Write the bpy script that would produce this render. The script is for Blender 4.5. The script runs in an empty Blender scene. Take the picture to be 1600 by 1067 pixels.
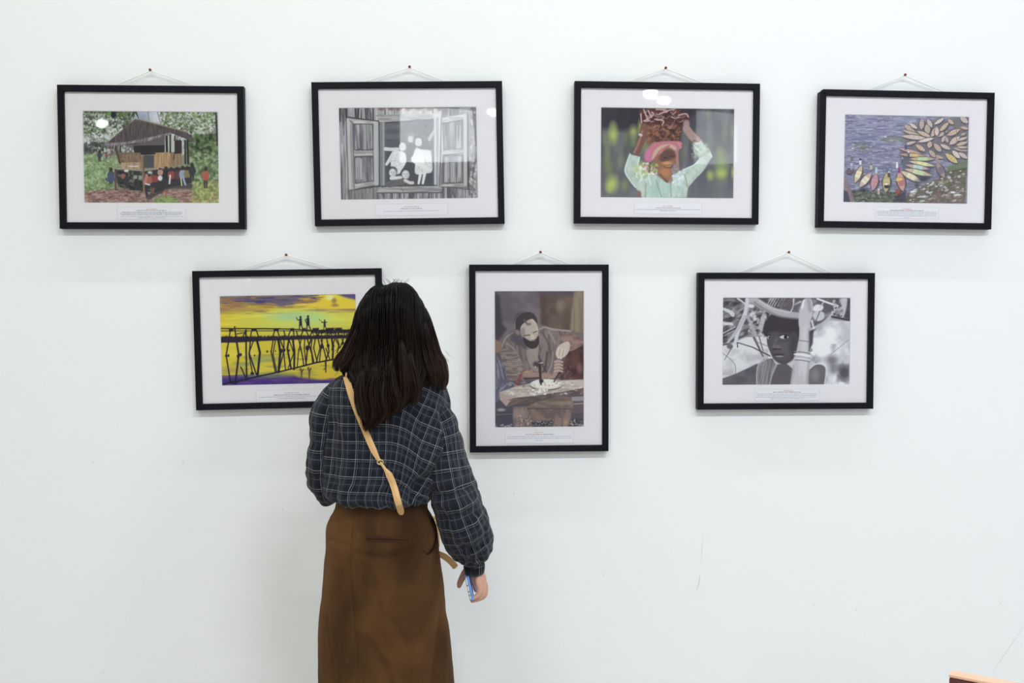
import bpy, bmesh, math, random
import numpy as np
from mathutils import Vector, Matrix
from mathutils.bvhtree import BVHTree

# ---------------------------------------------------------------- camera, light, exposure
S = bpy.context.scene
COL = S.collection
FPX = 1555.6                       # focal length in pixels of the 1600 x 1067 frame (35 mm lens)
CAM = np.array([0.0, 0.0, 1.50])
YAW, PITCH = math.radians(3.1), math.radians(-1.37)
FWD = np.array([math.sin(YAW) * math.cos(PITCH), math.cos(YAW) * math.cos(PITCH), math.sin(PITCH)])
RGT = np.array([math.cos(YAW), -math.sin(YAW), 0.0])
UPV = np.cross(RGT, FWD)
WALL_Y, BACK_Y, CEIL, SIDE = 3.3, -8.7, 4.4, 6.5

cd = bpy.data.cameras.new('camera'); cd.lens = 35.0; cd.sensor_width = 36.0; cd.clip_start = .05
camo = bpy.data.objects.new('camera', cd); COL.objects.link(camo)
camo.matrix_world = Matrix(((RGT[0], UPV[0], -FWD[0], CAM[0]), (RGT[1], UPV[1], -FWD[1], CAM[1]), (RGT[2], UPV[2], -FWD[2], CAM[2]), (0, 0, 0, 1)))
S.camera = camo
S.view_settings.view_transform = 'Standard'; S.view_settings.look = 'None'
S.view_settings.gamma = 1.0; S.view_settings.use_curve_mapping = False
S.view_settings.exposure = -0.24

wd = bpy.data.worlds.new('hall_air'); S.world = wd; wd.use_nodes = True
wd.node_tree.nodes['Background'].inputs[0].default_value = (.9, .95, 1, 1)
wd.node_tree.nodes['Background'].inputs[1].default_value = .02

# rows of fluorescent fixtures under the ceiling (fixtures are built further down)
TUBES = []                          # (x, y, watts, colour)
def lamp_tone(x):                   # yellowish tubes to the left, cool ones to the right
    f = min(max((x + 2.2) / 4.4, 0), 1); return (1 - .08 * f, .99 - .01 * f, .84 + .28 * f)
for x, w in zip((-3.0, -1.5, 0, 1.5, 3.0), (4.0, 12.5, 17.0, 15.5, 10.0)): TUBES.append((x, WALL_Y - .48, w, lamp_tone(x)))
for x, w in zip((-3.3, -1.1, 1.1, 3.3), (12, 66, 100, 66)): TUBES.append((x, WALL_Y - 3.7, w, lamp_tone(x)))
for x, w in zip((-3.0, 0.0, 3.0), (14, 74, 92)): TUBES.append((x, WALL_Y - 7.2, w, lamp_tone(x)))
TUBE_Z = CEIL - .13

def ray(px, py):
    d = FWD + RGT * ((px - 800) / FPX) + UPV * (-(py - 533.5) / FPX)
    return d
def at(px, py, Y):                  # the point of the plane y = Y that photo pixel (px, py) looks at
    d = ray(px, py); t = (Y - CAM[1]) / d[1]
    return CAM + d * t
def pix(P):                         # world points -> photo pixels
    q = np.asarray(P, float) - CAM
    z = q @ FWD
    return np.stack([800 + FPX * (q @ RGT) / z, 533.5 - FPX * (q @ UPV) / z], -1)

# ---------------------------------------------------------------- helpers
def link(name, me, mat=None, parent=None, smooth=False):
    o = bpy.data.objects.new(name, me); COL.objects.link(o)
    if mat is not None and len(me.materials) == 0: me.materials.append(mat)
    if parent is not None: o.parent = parent
    if smooth: me.shade_smooth()
    return o
def mesh(name, v, f, mat=None, parent=None, smooth=False):
    me = bpy.data.meshes.new(name)
    me.from_pydata([tuple(map(float, p)) for p in v], [], [tuple(map(int, q)) for q in f])
    me.update()
    return link(name, me, mat, parent, smooth)
def empty(name, loc=(0, 0, 0), label=None, cat=None, group=None):
    o = bpy.data.objects.new(name, None); COL.objects.link(o); o.location = loc; o.empty_display_size = .1
    tag(o, label, cat, group); return o
def tag(o, label=None, cat=None, group=None, kind=None):
    if label: o['label'] = label
    if cat: o['category'] = cat
    if group: o['group'] = group
    if kind: o['kind'] = kind
    return o
def from_bm(name, bm, mat=None, parent=None, smooth=False):
    me = bpy.data.meshes.new(name); bm.to_mesh(me); bm.free()
    return link(name, me, mat, parent, smooth)
def box_bm(bm, lo, hi, bev=0):
    r = bmesh.ops.create_cube(bm, size=1)
    for v in r['verts']:
        v.co = Vector([(lo[k] + hi[k]) / 2 + v.co[k] * (hi[k] - lo[k]) for k in range(3)])
    if bev:
        es = list({e for v in r['verts'] for e in v.link_edges})
        bmesh.ops.bevel(bm, geom=es, offset=bev, segments=2, affect='EDGES', profile=.6)
def box(name, lo, hi, mat, parent=None, bev=0):
    bm = bmesh.new(); box_bm(bm, lo, hi, bev); return from_bm(name, bm, mat, parent)
def sweep(path, radii, n=10, caps=True, flat=None):
    # tube mesh along a polyline; radii per point, either a number or (ra, rb)
    P = [np.array(p, float) for p in path]; m = len(P); V = []; F = []
    up = None
    for i in range(m):
        t = P[min(i + 1, m - 1)] - P[max(i - 1, 0)]; t /= np.linalg.norm(t) + 1e-12
        if up is None:
            a = np.array([0, 0, 1.0]) if abs(t[2]) < .9 else np.array([0, 1.0, 0])
            up = a - t * (a @ t)
        else: up = up - t * (up @ t)
        up /= np.linalg.norm(up) + 1e-12; sd = np.cross(t, up)
        r = radii[i] if hasattr(radii, '__len__') else radii
        ra, rb = r if hasattr(r, '__len__') else (r, r)
        for k in range(n):
            an = 2 * math.pi * k / n
            V.append(P[i] + sd * math.cos(an) * ra + up * math.sin(an) * rb)
    for i in range(m - 1):
        for k in range(n):
            F.append((i * n + k, i * n + (k + 1) % n, (i + 1) * n + (k + 1) % n, (i + 1) * n + k))
    if caps: F += [tuple(range(n))[::-1], tuple((m - 1) * n + k for k in range(n))]
    return V, F
def lathe(prof, n=20, axis='z', loc=(0, 0, 0)):
    V = []; F = []
    for r, h in prof:
        for k in range(n):
            a = 2 * math.pi * k / n; c, s = r * math.cos(a), r * math.sin(a)
            p = (c, s, h) if axis == 'z' else (c, h, s)
            V.append((p[0] + loc[0], p[1] + loc[1], p[2] + loc[2]))
    for i in range(len(prof) - 1):
        for k in range(n): F.append((i * n + k, i * n + (k + 1) % n, (i + 1) * n + (k + 1) % n, (i + 1) * n + k))
    F += [tuple(range(n))[::-1], tuple((len(prof) - 1) * n + k for k in range(n))]
    return V, F

# ---------------------------------------------------------------- materials
MATS = {}
def s2l(c):
    return tuple(((x / 255) / 12.92 if x / 255 <= .04045 else ((x / 255 + .055) / 1.055) ** 2.4) for x in c)
def mat(name, col, rough=.5, spec=.5, metal=0, noise=None, bump=None, emis=None, coat=0, sheen=0):
    m = bpy.data.materials.new(name); m.use_nodes = True; nt = m.node_tree; b = nt.nodes['Principled BSDF']
    b.inputs['Base Color'].default_value = (*col, 1); b.inputs['Roughness'].default_value = rough
    b.inputs['Specular IOR Level'].default_value = spec; b.inputs['Metallic'].default_value = metal
    b.inputs['Coat Weight'].default_value = coat; b.inputs['Sheen Weight'].default_value = sheen
    tc = nt.nodes.new('ShaderNodeTexCoord')
    if noise:                       # (scale, col2, amount[, stretch])
        n = nt.nodes.new('ShaderNodeTexNoise'); n.inputs['Scale'].default_value = noise[0]; n.inputs['Detail'].default_value = 5
        mp = nt.nodes.new('ShaderNodeMapping'); mp.inputs['Scale'].default_value = noise[3] if len(noise) > 3 else (1, 1, 1)
        nt.links.new(tc.outputs['Object'], mp.inputs[0]); nt.links.new(mp.outputs[0], n.inputs['Vector'])
        mx = nt.nodes.new('ShaderNodeMix'); mx.data_type = 'RGBA'
        mx.inputs[6].default_value = (*col, 1); mx.inputs[7].default_value = (*noise[1], 1)
        ml = nt.nodes.new('ShaderNodeMath'); ml.operation = 'MULTIPLY'; ml.inputs[1].default_value = noise[2]
        nt.links.new(n.outputs[0], ml.inputs[0]); nt.links.new(ml.outputs[0], mx.inputs[0]); nt.links.new(mx.outputs[2], b.inputs['Base Color'])
    if bump:                        # (scale, strength, distance[, stretch])
        n = nt.nodes.new('ShaderNodeTexNoise'); n.inputs['Scale'].default_value = bump[0]; n.inputs['Detail'].default_value = 4
        mp = nt.nodes.new('ShaderNodeMapping'); mp.inputs['Scale'].default_value = bump[3] if len(bump) > 3 else (1, 1, 1)
        nt.links.new(tc.outputs['Object'], mp.inputs[0]); nt.links.new(mp.outputs[0], n.inputs['Vector'])
        bp = nt.nodes.new('ShaderNodeBump'); bp.inputs['Strength'].default_value = bump[1]; bp.inputs['Distance'].default_value = bump[2]
        nt.links.new(n.outputs[0], bp.inputs['Height']); nt.links.new(bp.outputs[0], b.inputs['Normal'])
    if emis:
        b.inputs['Emission Color'].default_value = (*emis[0], 1); b.inputs['Emission Strength'].default_value = emis[1]
    MATS[name] = m; return m

mat('wall_paint', (.868, .875, .870), .75, .25, noise=(1.3, (.80, .83, .82), .35), bump=(26, .12, .004, (1, 1, 2.2)))
mat('ceiling_paint', (.80, .80, .78), .9, .2)
mat('floor_tile', (.50, .49, .46), .35, .5, noise=(9, (.58, .57, .54), .7))
mat('trim_paint', (.55, .54, .52), .5, .4)
mat('back_wall_paint', (.34, .35, .37), .8, .2, noise=(2, (.28, .29, .31), .5))
mat('scratch', (.58, .58, .58), .9, .1)
mat('frame_black', (.0045, .0045, .0075),   .5, .12, noise=(70, (.009, .009, .013), .7, (1, 1, 1)), bump=(160, .1, .001))
mat('mat_board', (.89, .875, .89), .85, .2)
mat('backing', (.30, .22, .14), .9, .2)
mat('card', (.90, .895, .925), .8, .2)
mat('ink_grey', (.36, .36, .42), .9, .1); mat('ink_orange', (.72, .34, .18), .9, .1); mat('card_edge', (.52, .51, .55), .9, .1)
mat('cord', (.82, .83, .80), .8, .2)
mat('pin_brass', (.62, .46, .18), .35, .5, metal=.7); mat('pin_red', (.20, .035, .035), .35, .5)
mat('skin', s2l((206, 160, 138)), .5, .35, noise=(30, s2l((192, 140, 120)), .4))
mat('nail', s2l((224, 176, 160)), .3, .5)
mat('leather', s2l((214, 174, 118)), .55, .35, noise=(60, s2l((196, 152, 98)), .5))
mat('leather_edge', s2l((120, 86, 52)), .6, .3)
mat('brass', (.70, .55, .28), .3, .5, metal=.9)
mat('phone_case', s2l((106, 150, 214)), .4, .5); mat('phone_side', (.82, .82, .82), .25, .5, metal=.3); mat('phone_glass', (.012, .012, .015), .08, .6)
mat('chair_dark', s2l((84, 40, 34)), .4, .5, noise=(14, s2l((58, 26, 22)), .7, (1, 1, 8)))
mat('chair_light', s2l((226, 184, 156)), .5, .4, noise=(14, s2l((206, 150, 116)), .6, (8, 1, 1)))
mat('shoe', (.70, .70, .68), .5, .4); mat('sole', (.80, .80, .78), .7, .3); mat('lace', (.85, .85, .84), .8, .2)
mat('fixture', (.75, .76, .76), .5, .4); mat('lamp_metal', (.05, .05, .05), .4, .5)
mat('tube_glow', (.9, .9, .9), .5, .3, emis=((1, 1, .97), 6)); mat('spot_glow', (.9, .9, .9), .5, .3, emis=((.97, 1, 1), 60))
mat('window_glow', (.9, .9, .9), .5, .3, emis=((.92, .97, 1), 20)); mat('window_glow_dim', (.9, .9, .9), .5, .3, emis=((.92, .97, 1), 9))
mat('eye', (.8, .8, .8), .2, .5)

def glass_mat():
    m = bpy.data.materials.new('picture_glass'); m.use_nodes = True; nt = m.node_tree; nt.nodes.clear()
    o = nt.nodes.new('ShaderNodeOutputMaterial'); mx = nt.nodes.new('ShaderNodeMixShader'); fr = nt.nodes.new('ShaderNodeFresnel'); fr.inputs[0].default_value = 1.36
    t = nt.nodes.new('ShaderNodeBsdfTransparent'); t.inputs[0].default_value = (1, 1, 1, 1); g = nt.nodes.new('ShaderNodeBsdfGlossy'); g.inputs['Roughness'].default_value = .02
    tc = nt.nodes.new('ShaderNodeTexCoord'); nz = nt.nodes.new('ShaderNodeTexNoise'); nz.inputs['Scale'].default_value = 4.5; nz.inputs['Detail'].default_value = 0; bp = nt.nodes.new('ShaderNodeBump'); bp.inputs['Strength'].default_value = 1; bp.inputs['Distance'].default_value = .0006
    nt.links.new(tc.outputs['Object'], nz.inputs['Vector']); nt.links.new(nz.outputs[0], bp.inputs['Height']); nt.links.new(bp.outputs[0], g.inputs['Normal'])
    nt.links.new(fr.outputs[0], mx.inputs[0]); nt.links.new(t.outputs[0], mx.inputs[1]); nt.links.new(g.outputs[0], mx.inputs[2]); nt.links.new(mx.outputs[0], o.inputs[0])
    MATS['picture_glass'] = m
glass_mat()
def print_mat():
    m = bpy.data.materials.new('photo_paper'); m.use_nodes = True; nt = m.node_tree; b = nt.nodes['Principled BSDF']
    a = nt.nodes.new('ShaderNodeAttribute'); a.attribute_name = 'ink'; nt.links.new(a.outputs['Color'], b.inputs['Base Color'])
    b.inputs['Roughness'].default_value = .6; b.inputs['Specular IOR Level'].default_value = .25
    MATS['photo_paper'] = m
print_mat()

def plaid_mat():
    m = bpy.data.materials.new('plaid_flannel'); m.use_nodes = True; nt = m.node_tree; N = nt.nodes; L = nt.links; b = N['Principled BSDF']
    a = N.new('ShaderNodeAttribute'); a.attribute_name = 'weave'
    sp = N.new('ShaderNodeSeparateXYZ'); L.new(a.outputs['Vector'], sp.inputs[0])
    def mth(op, x, y=None):
        n = N.new('ShaderNodeMath'); n.operation = op
        for i, q in enumerate((x, y)):
            if q is None: continue
            if isinstance(q, (int, float)): n.inputs[i].default_value = q
            else: L.new(q, n.inputs[i])
        return n.outputs[0]
    def stripes(co, period):
        # brightness of the pale lines across one repeat, and of the broad darker and lighter bands
        f = mth('FRACT', mth('DIVIDE', co, period))
        r = N.new('ShaderNodeValToRGB'); cr = r.color_ramp; cr.interpolation = 'LINEAR'
        pts = [(0, 0), (.11, 0), (.13, .8), (.145, .8), (.165, .0), (.235, 0), (.25, .45), (.262, .45), (.28, 0), (.60, 0), (.62, .25), (.635, .25), (.655, 0), (1, 0)]
        while len(cr.elements) < len(pts): cr.elements.new(.5)
        for e, (p, v) in zip(cr.elements, pts): e.position = p; e.color = (v, v, v, 1)
        L.new(f, r.inputs[0])
        r2 = N.new('ShaderNodeValToRGB'); cr = r2.color_ramp
        pts = [(0, .55), (.3, .35), (.45, .8), (.75, .8), (.9, .45), (1, .55)]
        while len(cr.elements) < len(pts): cr.elements.new(.5)
        for e, (p, v) in zip(cr.elements, pts): e.position = p; e.color = (v, v, v, 1)
        L.new(f, r2.inputs[0])
        return r.outputs[0], r2.outputs[0]
    u, ub = stripes(sp.outputs[0], .041); v, vb = stripes(sp.outputs[1], .046)
    ln = mth('ADD', mth('MULTIPLY', mth('MAXIMUM', u, v), .75), mth('MULTIPLY', mth('MULTIPLY', u, v), .5))
    nz = N.new('ShaderNodeTexNoise'); nz.inputs['Scale'].default_value = 260; L.new(a.outputs['Vector'], nz.inputs['Vector'])
    nz2 = N.new('ShaderNodeTexNoise'); nz2.inputs['Scale'].default_value = 30; L.new(a.outputs['Vector'], nz2.inputs['Vector'])
    g = N.new('ShaderNodeMix'); g.data_type = 'RGBA'; g.inputs[6].default_value = (*s2l((12, 13, 18)), 1); g.inputs[7].default_value = (*s2l((50, 55, 68)), 1)
    L.new(mth('MULTIPLY', mth('MULTIPLY', ub, vb), mth('ADD', mth('MULTIPLY', nz.outputs[0], .9), mth('MULTIPLY', nz2.outputs[0], .6))), g.inputs[0])
    w = N.new('ShaderNodeMix'); w.data_type = 'RGBA'; w.inputs[7].default_value = (*s2l((158, 160, 168)), 1)
    L.new(g.outputs[2], w.inputs[6]); L.new(mth('MULTIPLY', ln, mth('ADD', .45, mth('MULTIPLY', nz.outputs[0], .7))), w.inputs[0]); L.new(w.outputs[2], b.inputs['Base Color'])
    b.inputs['Roughness'].default_value = .95; b.inputs['Specular IOR Level'].default_value = .1; b.inputs['Sheen Weight'].default_value = .1
    MATS['plaid_flannel'] = m
plaid_mat()

def corduroy_mat():
    m = bpy.data.materials.new('corduroy'); m.use_nodes = True; nt = m.node_tree; N = nt.nodes; L = nt.links; b = N['Principled BSDF']
    a = N.new('ShaderNodeAttribute'); a.attribute_name = 'weave'
    sp = N.new('ShaderNodeSeparateXYZ'); L.new(a.outputs['Vector'], sp.inputs[0])
    w = N.new('ShaderNodeTexWave'); w.wave_type = 'BANDS'; w.bands_direction = 'X'; w.inputs['Scale'].default_value = 95; w.inputs['Distortion'].default_value = .3
    L.new(a.outputs['Vector'], w.inputs['Vector'])
    n = N.new('ShaderNodeTexNoise'); n.inputs['Scale'].default_value = 5; n.inputs['Detail'].default_value = 6; n.inputs['Distortion'].default_value = .6
    mp = N.new('ShaderNodeMapping'); mp.inputs['Scale'].default_value = (1, .45, 1); L.new(a.outputs['Vector'], mp.inputs[0]); L.new(mp.outputs[0], n.inputs['Vector'])
    mx = N.new('ShaderNodeMix'); mx.data_type = 'RGBA'; mx.inputs[6].default_value = (*s2l((45, 28, 15)), 1); mx.inputs[7].default_value = (*s2l((98, 67, 38)), 1)
    cr = N.new('ShaderNodeValToRGB'); cr.color_ramp.elements[0].position = .36; cr.color_ramp.elements[1].position = .68; L.new(n.outputs[0], cr.inputs[0])
    md = N.new('ShaderNodeMath'); md.operation = 'MULTIPLY_ADD'; L.new(w.outputs[1], md.inputs[0]); md.inputs[1].default_value = .25; L.new(cr.outputs[0], md.inputs[2])
    L.new(md.outputs[0], mx.inputs[0]); L.new(mx.outputs[2], b.inputs['Base Color'])
    bp = N.new('ShaderNodeBump'); bp.inputs['Strength'].default_value = .35; bp.inputs['Distance'].default_value = .0015; L.new(w.outputs[1], bp.inputs['Height']); L.new(bp.outputs[0], b.inputs['Normal'])
    b.inputs['Roughness'].default_value = .9; b.inputs['Specular IOR Level'].default_value = .15
    b.inputs['Sheen Weight'].default_value = .12; b.inputs['Sheen Tint'].default_value = (*s2l((190, 140, 90)), 1)
    MATS['corduroy'] = m
corduroy_mat()

def hair_mat():
    m = bpy.data.materials.new('hair'); m.use_nodes = True; nt = m.node_tree; N = nt.nodes; L = nt.links; b = N['Principled BSDF']
    a = N.new('ShaderNodeAttribute'); a.attribute_name = 'tip'
    mx = N.new('ShaderNodeMix'); mx.data_type = 'RGBA'; mx.inputs[6].default_value = (.0014, .0012, .0013, 1); mx.inputs[7].default_value = (.050, .027, .017, 1)
    L.new(a.outputs['Fac'], mx.inputs[0]); L.new(mx.outputs[2], b.inputs['Base Color'])
    b.inputs['Roughness'].default_value = .36; b.inputs['Specular IOR Level'].default_value = .10
    MATS['hair'] = m
hair_mat()

# ---------------------------------------------------------------- the hall
def plane_obj(name, corners, m): return tag(mesh(name, corners, [(0, 1, 2, 3)], MATS[m]), kind='structure')
T = .12
def slab(name, lo, hi, m): return tag(box(name, lo, hi, MATS[m]), kind='structure')
slab('floor', (-SIDE, BACK_Y, -T), (SIDE, WALL_Y, 0), 'floor_tile')
slab('ceiling', (-SIDE, BACK_Y, CEIL), (SIDE, WALL_Y, CEIL + T), 'ceiling_paint')
wall = slab('wall_front', (-SIDE, WALL_Y, 0), (SIDE, WALL_Y + T, CEIL), 'wall_paint')
slab('wall_left', (-SIDE - T, BACK_Y, 0), (-SIDE, WALL_Y, CEIL), 'wall_paint')
slab('wall_right', (SIDE, BACK_Y, 0), (SIDE + T, WALL_Y, CEIL), 'wall_paint')
slab('wall_back', (-SIDE, BACK_Y - T, 0), (SIDE, BACK_Y, CEIL), 'back_wall_paint')
tag(box('baseboard_front', (-SIDE, WALL_Y - .014, 0), (SIDE, WALL_Y, .11), MATS['trim_paint'], bev=.004), kind='structure')

# hairline cracks and scuffs in the plaster (thin raised slivers on the wall)
def scratch(name, pts, w):
    V = []; F = []
    for i, (px, py) in enumerate(pts):
        c = at(px, py, WALL_Y); k = w * (1 if 0 < i < len(pts) - 1 else .3)
        V += [(c[0] - k, WALL_Y - .0004, c[2]), (c[0] + k, WALL_Y - .0004, c[2])]
        if i: F.append((2 * i - 2, 2 * i - 1, 2 * i + 1, 2 * i))
    mesh(name, V, F, MATS['scratch'], wall)
scratch('crack', [(1099, 834), (1097, 856), (1095, 880)], .0006)
scratch('crack', [(1094, 898), (1092, 911), (1091, 915), (1088, 923)], .0013)
scratch('crack', [(1602, 975), (1585, 1000), (1565, 1029), (1546, 1056)], .0007)
for x, y in ((1563, 943), (1380, 955), (1338, 953), (943, 898), (1273, 946), (803, 771), (162, 1050), (145, 722), (286, 722), (442, 796)):
    scratch('chip', [(x - .8, y - 1.5), (x, y), (x + .9, y + 1.4)], .0012)
# ---------------------------------------------------------------- print painter
# The seven exhibited photographs are flat prints: each is painted here shape by
# shape into a grid of colours that becomes a colour attribute on the print mesh.
def vnoise(X, Y, sx, sy, seed, octv=3):
    out = np.zeros_like(X); amp = 1.0; tot = 0.0
    for o in range(octv):
        r = np.random.RandomState(seed * 31 + o)
        g = r.rand(64, 64)
        x = X / sx * (2 ** o) + 7.3 * o; y = Y / sy * (2 ** o) + 3.1 * o
        xi = np.floor(x).astype(int); yi = np.floor(y).astype(int)
        fx = x - xi; fy = y - yi
        fx = fx * fx * (3 - 2 * fx); fy = fy * fy * (3 - 2 * fy)
        a = g[yi % 64, xi % 64]; b = g[yi % 64, (xi + 1) % 64]
        c = g[(yi + 1) % 64, xi % 64]; d = g[(yi + 1) % 64, (xi + 1) % 64]
        out += amp * ((a * (1 - fx) + b * fx) * (1 - fy) + (c * (1 - fx) + d * fx) * fy)
        tot += amp; amp *= 0.5
    return out / tot

def smooth_pts(p, closed=False, n=6):
    p = [np.array(q, float) for q in p]; m = len(p); out = []
    for i in range(m if closed else m - 1):
        if closed: a, b, c, d = p[i - 1], p[i], p[(i + 1) % m], p[(i + 2) % m]
        else: a, b, c, d = p[max(i - 1, 0)], p[i], p[i + 1], p[min(i + 2, m - 1)]
        for k in range(n):
            t = k / n
            out.append(.5 * ((2 * b) + (-a + c) * t + (2 * a - 5 * b + 4 * c - d) * t * t + (-a + 3 * b - 3 * c + d) * t ** 3))
    if not closed: out.append(p[-1])
    return out

class Painting:
    def __init__(s, tl, tr, bl, wide=280, tall=188, seed=1):
        s.w, s.h = wide, tall
        u, v = np.meshgrid((np.arange(wide) + .5) / wide, (np.arange(tall) + .5) / tall)
        s.X = tl[0] + u * (tr[0] - tl[0]) + v * (bl[0] - tl[0])
        s.Y = tl[1] + u * (tr[1] - tl[1]) + v * (bl[1] - tl[1])
        s.img = np.zeros((tall, wide, 3)); s.r = random.Random(seed)
        s.tl, s.sx, s.sy = tl, (tr[0] - tl[0]) / wide, (bl[1] - tl[1]) / tall
    def box(s, x0, x1, y0, y1):
        i0 = int((x0 - s.tl[0]) / s.sx) - 4; i1 = int((x1 - s.tl[0]) / s.sx) + 5
        j0 = int((y0 - s.tl[1]) / s.sy) - 7; j1 = int((y1 - s.tl[1]) / s.sy) + 8
        return slice(max(j0, 0), max(min(j1, s.h), 0)), slice(max(i0, 0), max(min(i1, s.w), 0))
    def put(s, bx, m, col, a):
        m = (m * a)[..., None]
        s.img[bx] = s.img[bx] * (1 - m) + np.array(col, float) * m
    def fill(s, top, bot=None):
        t = ((s.Y - s.Y.min()) / (s.Y.max() - s.Y.min()))[..., None]
        s.img[:] = np.array(top, float) * (1 - t) + np.array(bot or top, float) * t
    def polym(s, pts, soft=4):
        p = np.array(pts, float)
        bx = s.box(p[:, 0].min() - soft, p[:, 0].max() + soft, p[:, 1].min() - soft, p[:, 1].max() + soft)
        X, Y = s.X[bx], s.Y[bx]
        ins = np.zeros(X.shape, bool); d2 = np.full(X.shape, 1e12)
        for i in range(len(p)):
            a, b = p[i - 1], p[i]; e = b - a; L = e @ e + 1e-9
            t = np.clip(((X - a[0]) * e[0] + (Y - a[1]) * e[1]) / L, 0, 1)
            d2 = np.minimum(d2, (X - a[0] - t * e[0]) ** 2 + (Y - a[1] - t * e[1]) ** 2)
            if a[1] != b[1]:
                ins ^= ((a[1] > Y) != (b[1] > Y)) & (X < (b[0] - a[0]) * (Y - a[1]) / (b[1] - a[1]) + a[0])
        d = np.sqrt(d2) * np.where(ins, 1, -1)
        return bx, np.clip(d / (2 * soft) + .5, 0, 1)
    def poly(s, pts, col, a=1, soft=3.5, sm=False, col2=None, nz=None, nseed=1, vertical=True):
        if sm: pts = smooth_pts(pts, True)
        bx, m = s.polym(pts, soft)
        if m.size == 0: return
        s.put(bx, m, col, a)
        if col2 is not None:
            sx, sy = nz
            k = np.clip((vnoise(s.X[bx], s.Y[bx], sx, sy, nseed) - .5) * 3 + .5, 0, 1)
            s.put(bx, m * k, col2, a)
    def line(s, pts, w, col, a=1, soft=3, w2=None, sm=False):
        if sm: pts = smooth_pts(pts)
        n = len(pts) - 1; w2 = w if w2 is None else w2
        p = np.array(pts, float); W = max(w, w2)
        bx = s.box(p[:, 0].min() - W, p[:, 0].max() + W, p[:, 1].min() - W, p[:, 1].max() + W)
        X, Y = s.X[bx], s.Y[bx]
        if X.size == 0: return
        m = np.zeros(X.shape)
        for i in range(n):
            A, e = p[i], p[i + 1] - p[i]; L = e @ e + 1e-9
            t = np.clip(((X - A[0]) * e[0] + (Y - A[1]) * e[1]) / L, 0, 1)
            d = np.sqrt((X - A[0] - t * e[0]) ** 2 + (Y - A[1] - t * e[1]) ** 2)
            ww = (w + (w2 - w) * (i + t) / n) / 2
            m = np.maximum(m, np.clip((ww - d) / (2 * soft) + .5, 0, 1) * np.minimum(1, ww / soft + .15))
        s.put(bx, m, col, a)
    def ell(s, cx, cy, rx, ry, col, a=1, soft=.25, rot=0):
        R = max(rx, ry) * (1 + soft)
        bx = s.box(cx - R, cx + R, cy - R, cy + R)
        X, Y = s.X[bx] - cx, s.Y[bx] - cy
        if X.size == 0: return
        c, q = math.cos(rot), math.sin(rot)
        d = np.sqrt(((X * c + Y * q) / rx) ** 2 + ((-X * q + Y * c) / ry) ** 2)
        s.put(bx, np.clip((1 - d) / (2 * soft) + .5, 0, 1), col, a)
    def scatter(s, x0, x1, y0, y1, n, r0, r1, cols, asp=1.6, a=.85, rot=None, pts=None, soft=.5):
        bx = None
        for _ in range(n):
            x, y = s.r.uniform(x0, x1), s.r.uniform(y0, y1)
            if pts is not None and not inside(pts, x, y): continue
            r = s.r.uniform(r0, r1)
            s.ell(x, y, r * asp, r, s.r.choice(cols), a * s.r.uniform(.6, 1), soft, s.r.uniform(0, 3.14) if rot is None else rot + s.r.uniform(-.25, .25))
    def grain(s, x0, x1, y0, y1, sx, sy, col, lo, hi, a, seed, pts=None):
        if pts is None: pts = [(x0, y0), (x1, y0), (x1, y1), (x0, y1)]
        bx, m = s.polym(pts, 4)
        if m.size == 0: return
        k = np.clip((vnoise(s.X[bx], s.Y[bx], sx, sy, seed) - lo) / (hi - lo), 0, 1)
        s.put(bx, m * k, col, a)

def inside(p, x, y):
    c = False
    for i in range(len(p)):
        a, b = p[i - 1], p[i]
        if (a[1] > y) != (b[1] > y) and x < (b[0] - a[0]) * (y - a[1]) / (b[1] - a[1]) + a[0]: c = not c
    return c

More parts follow.
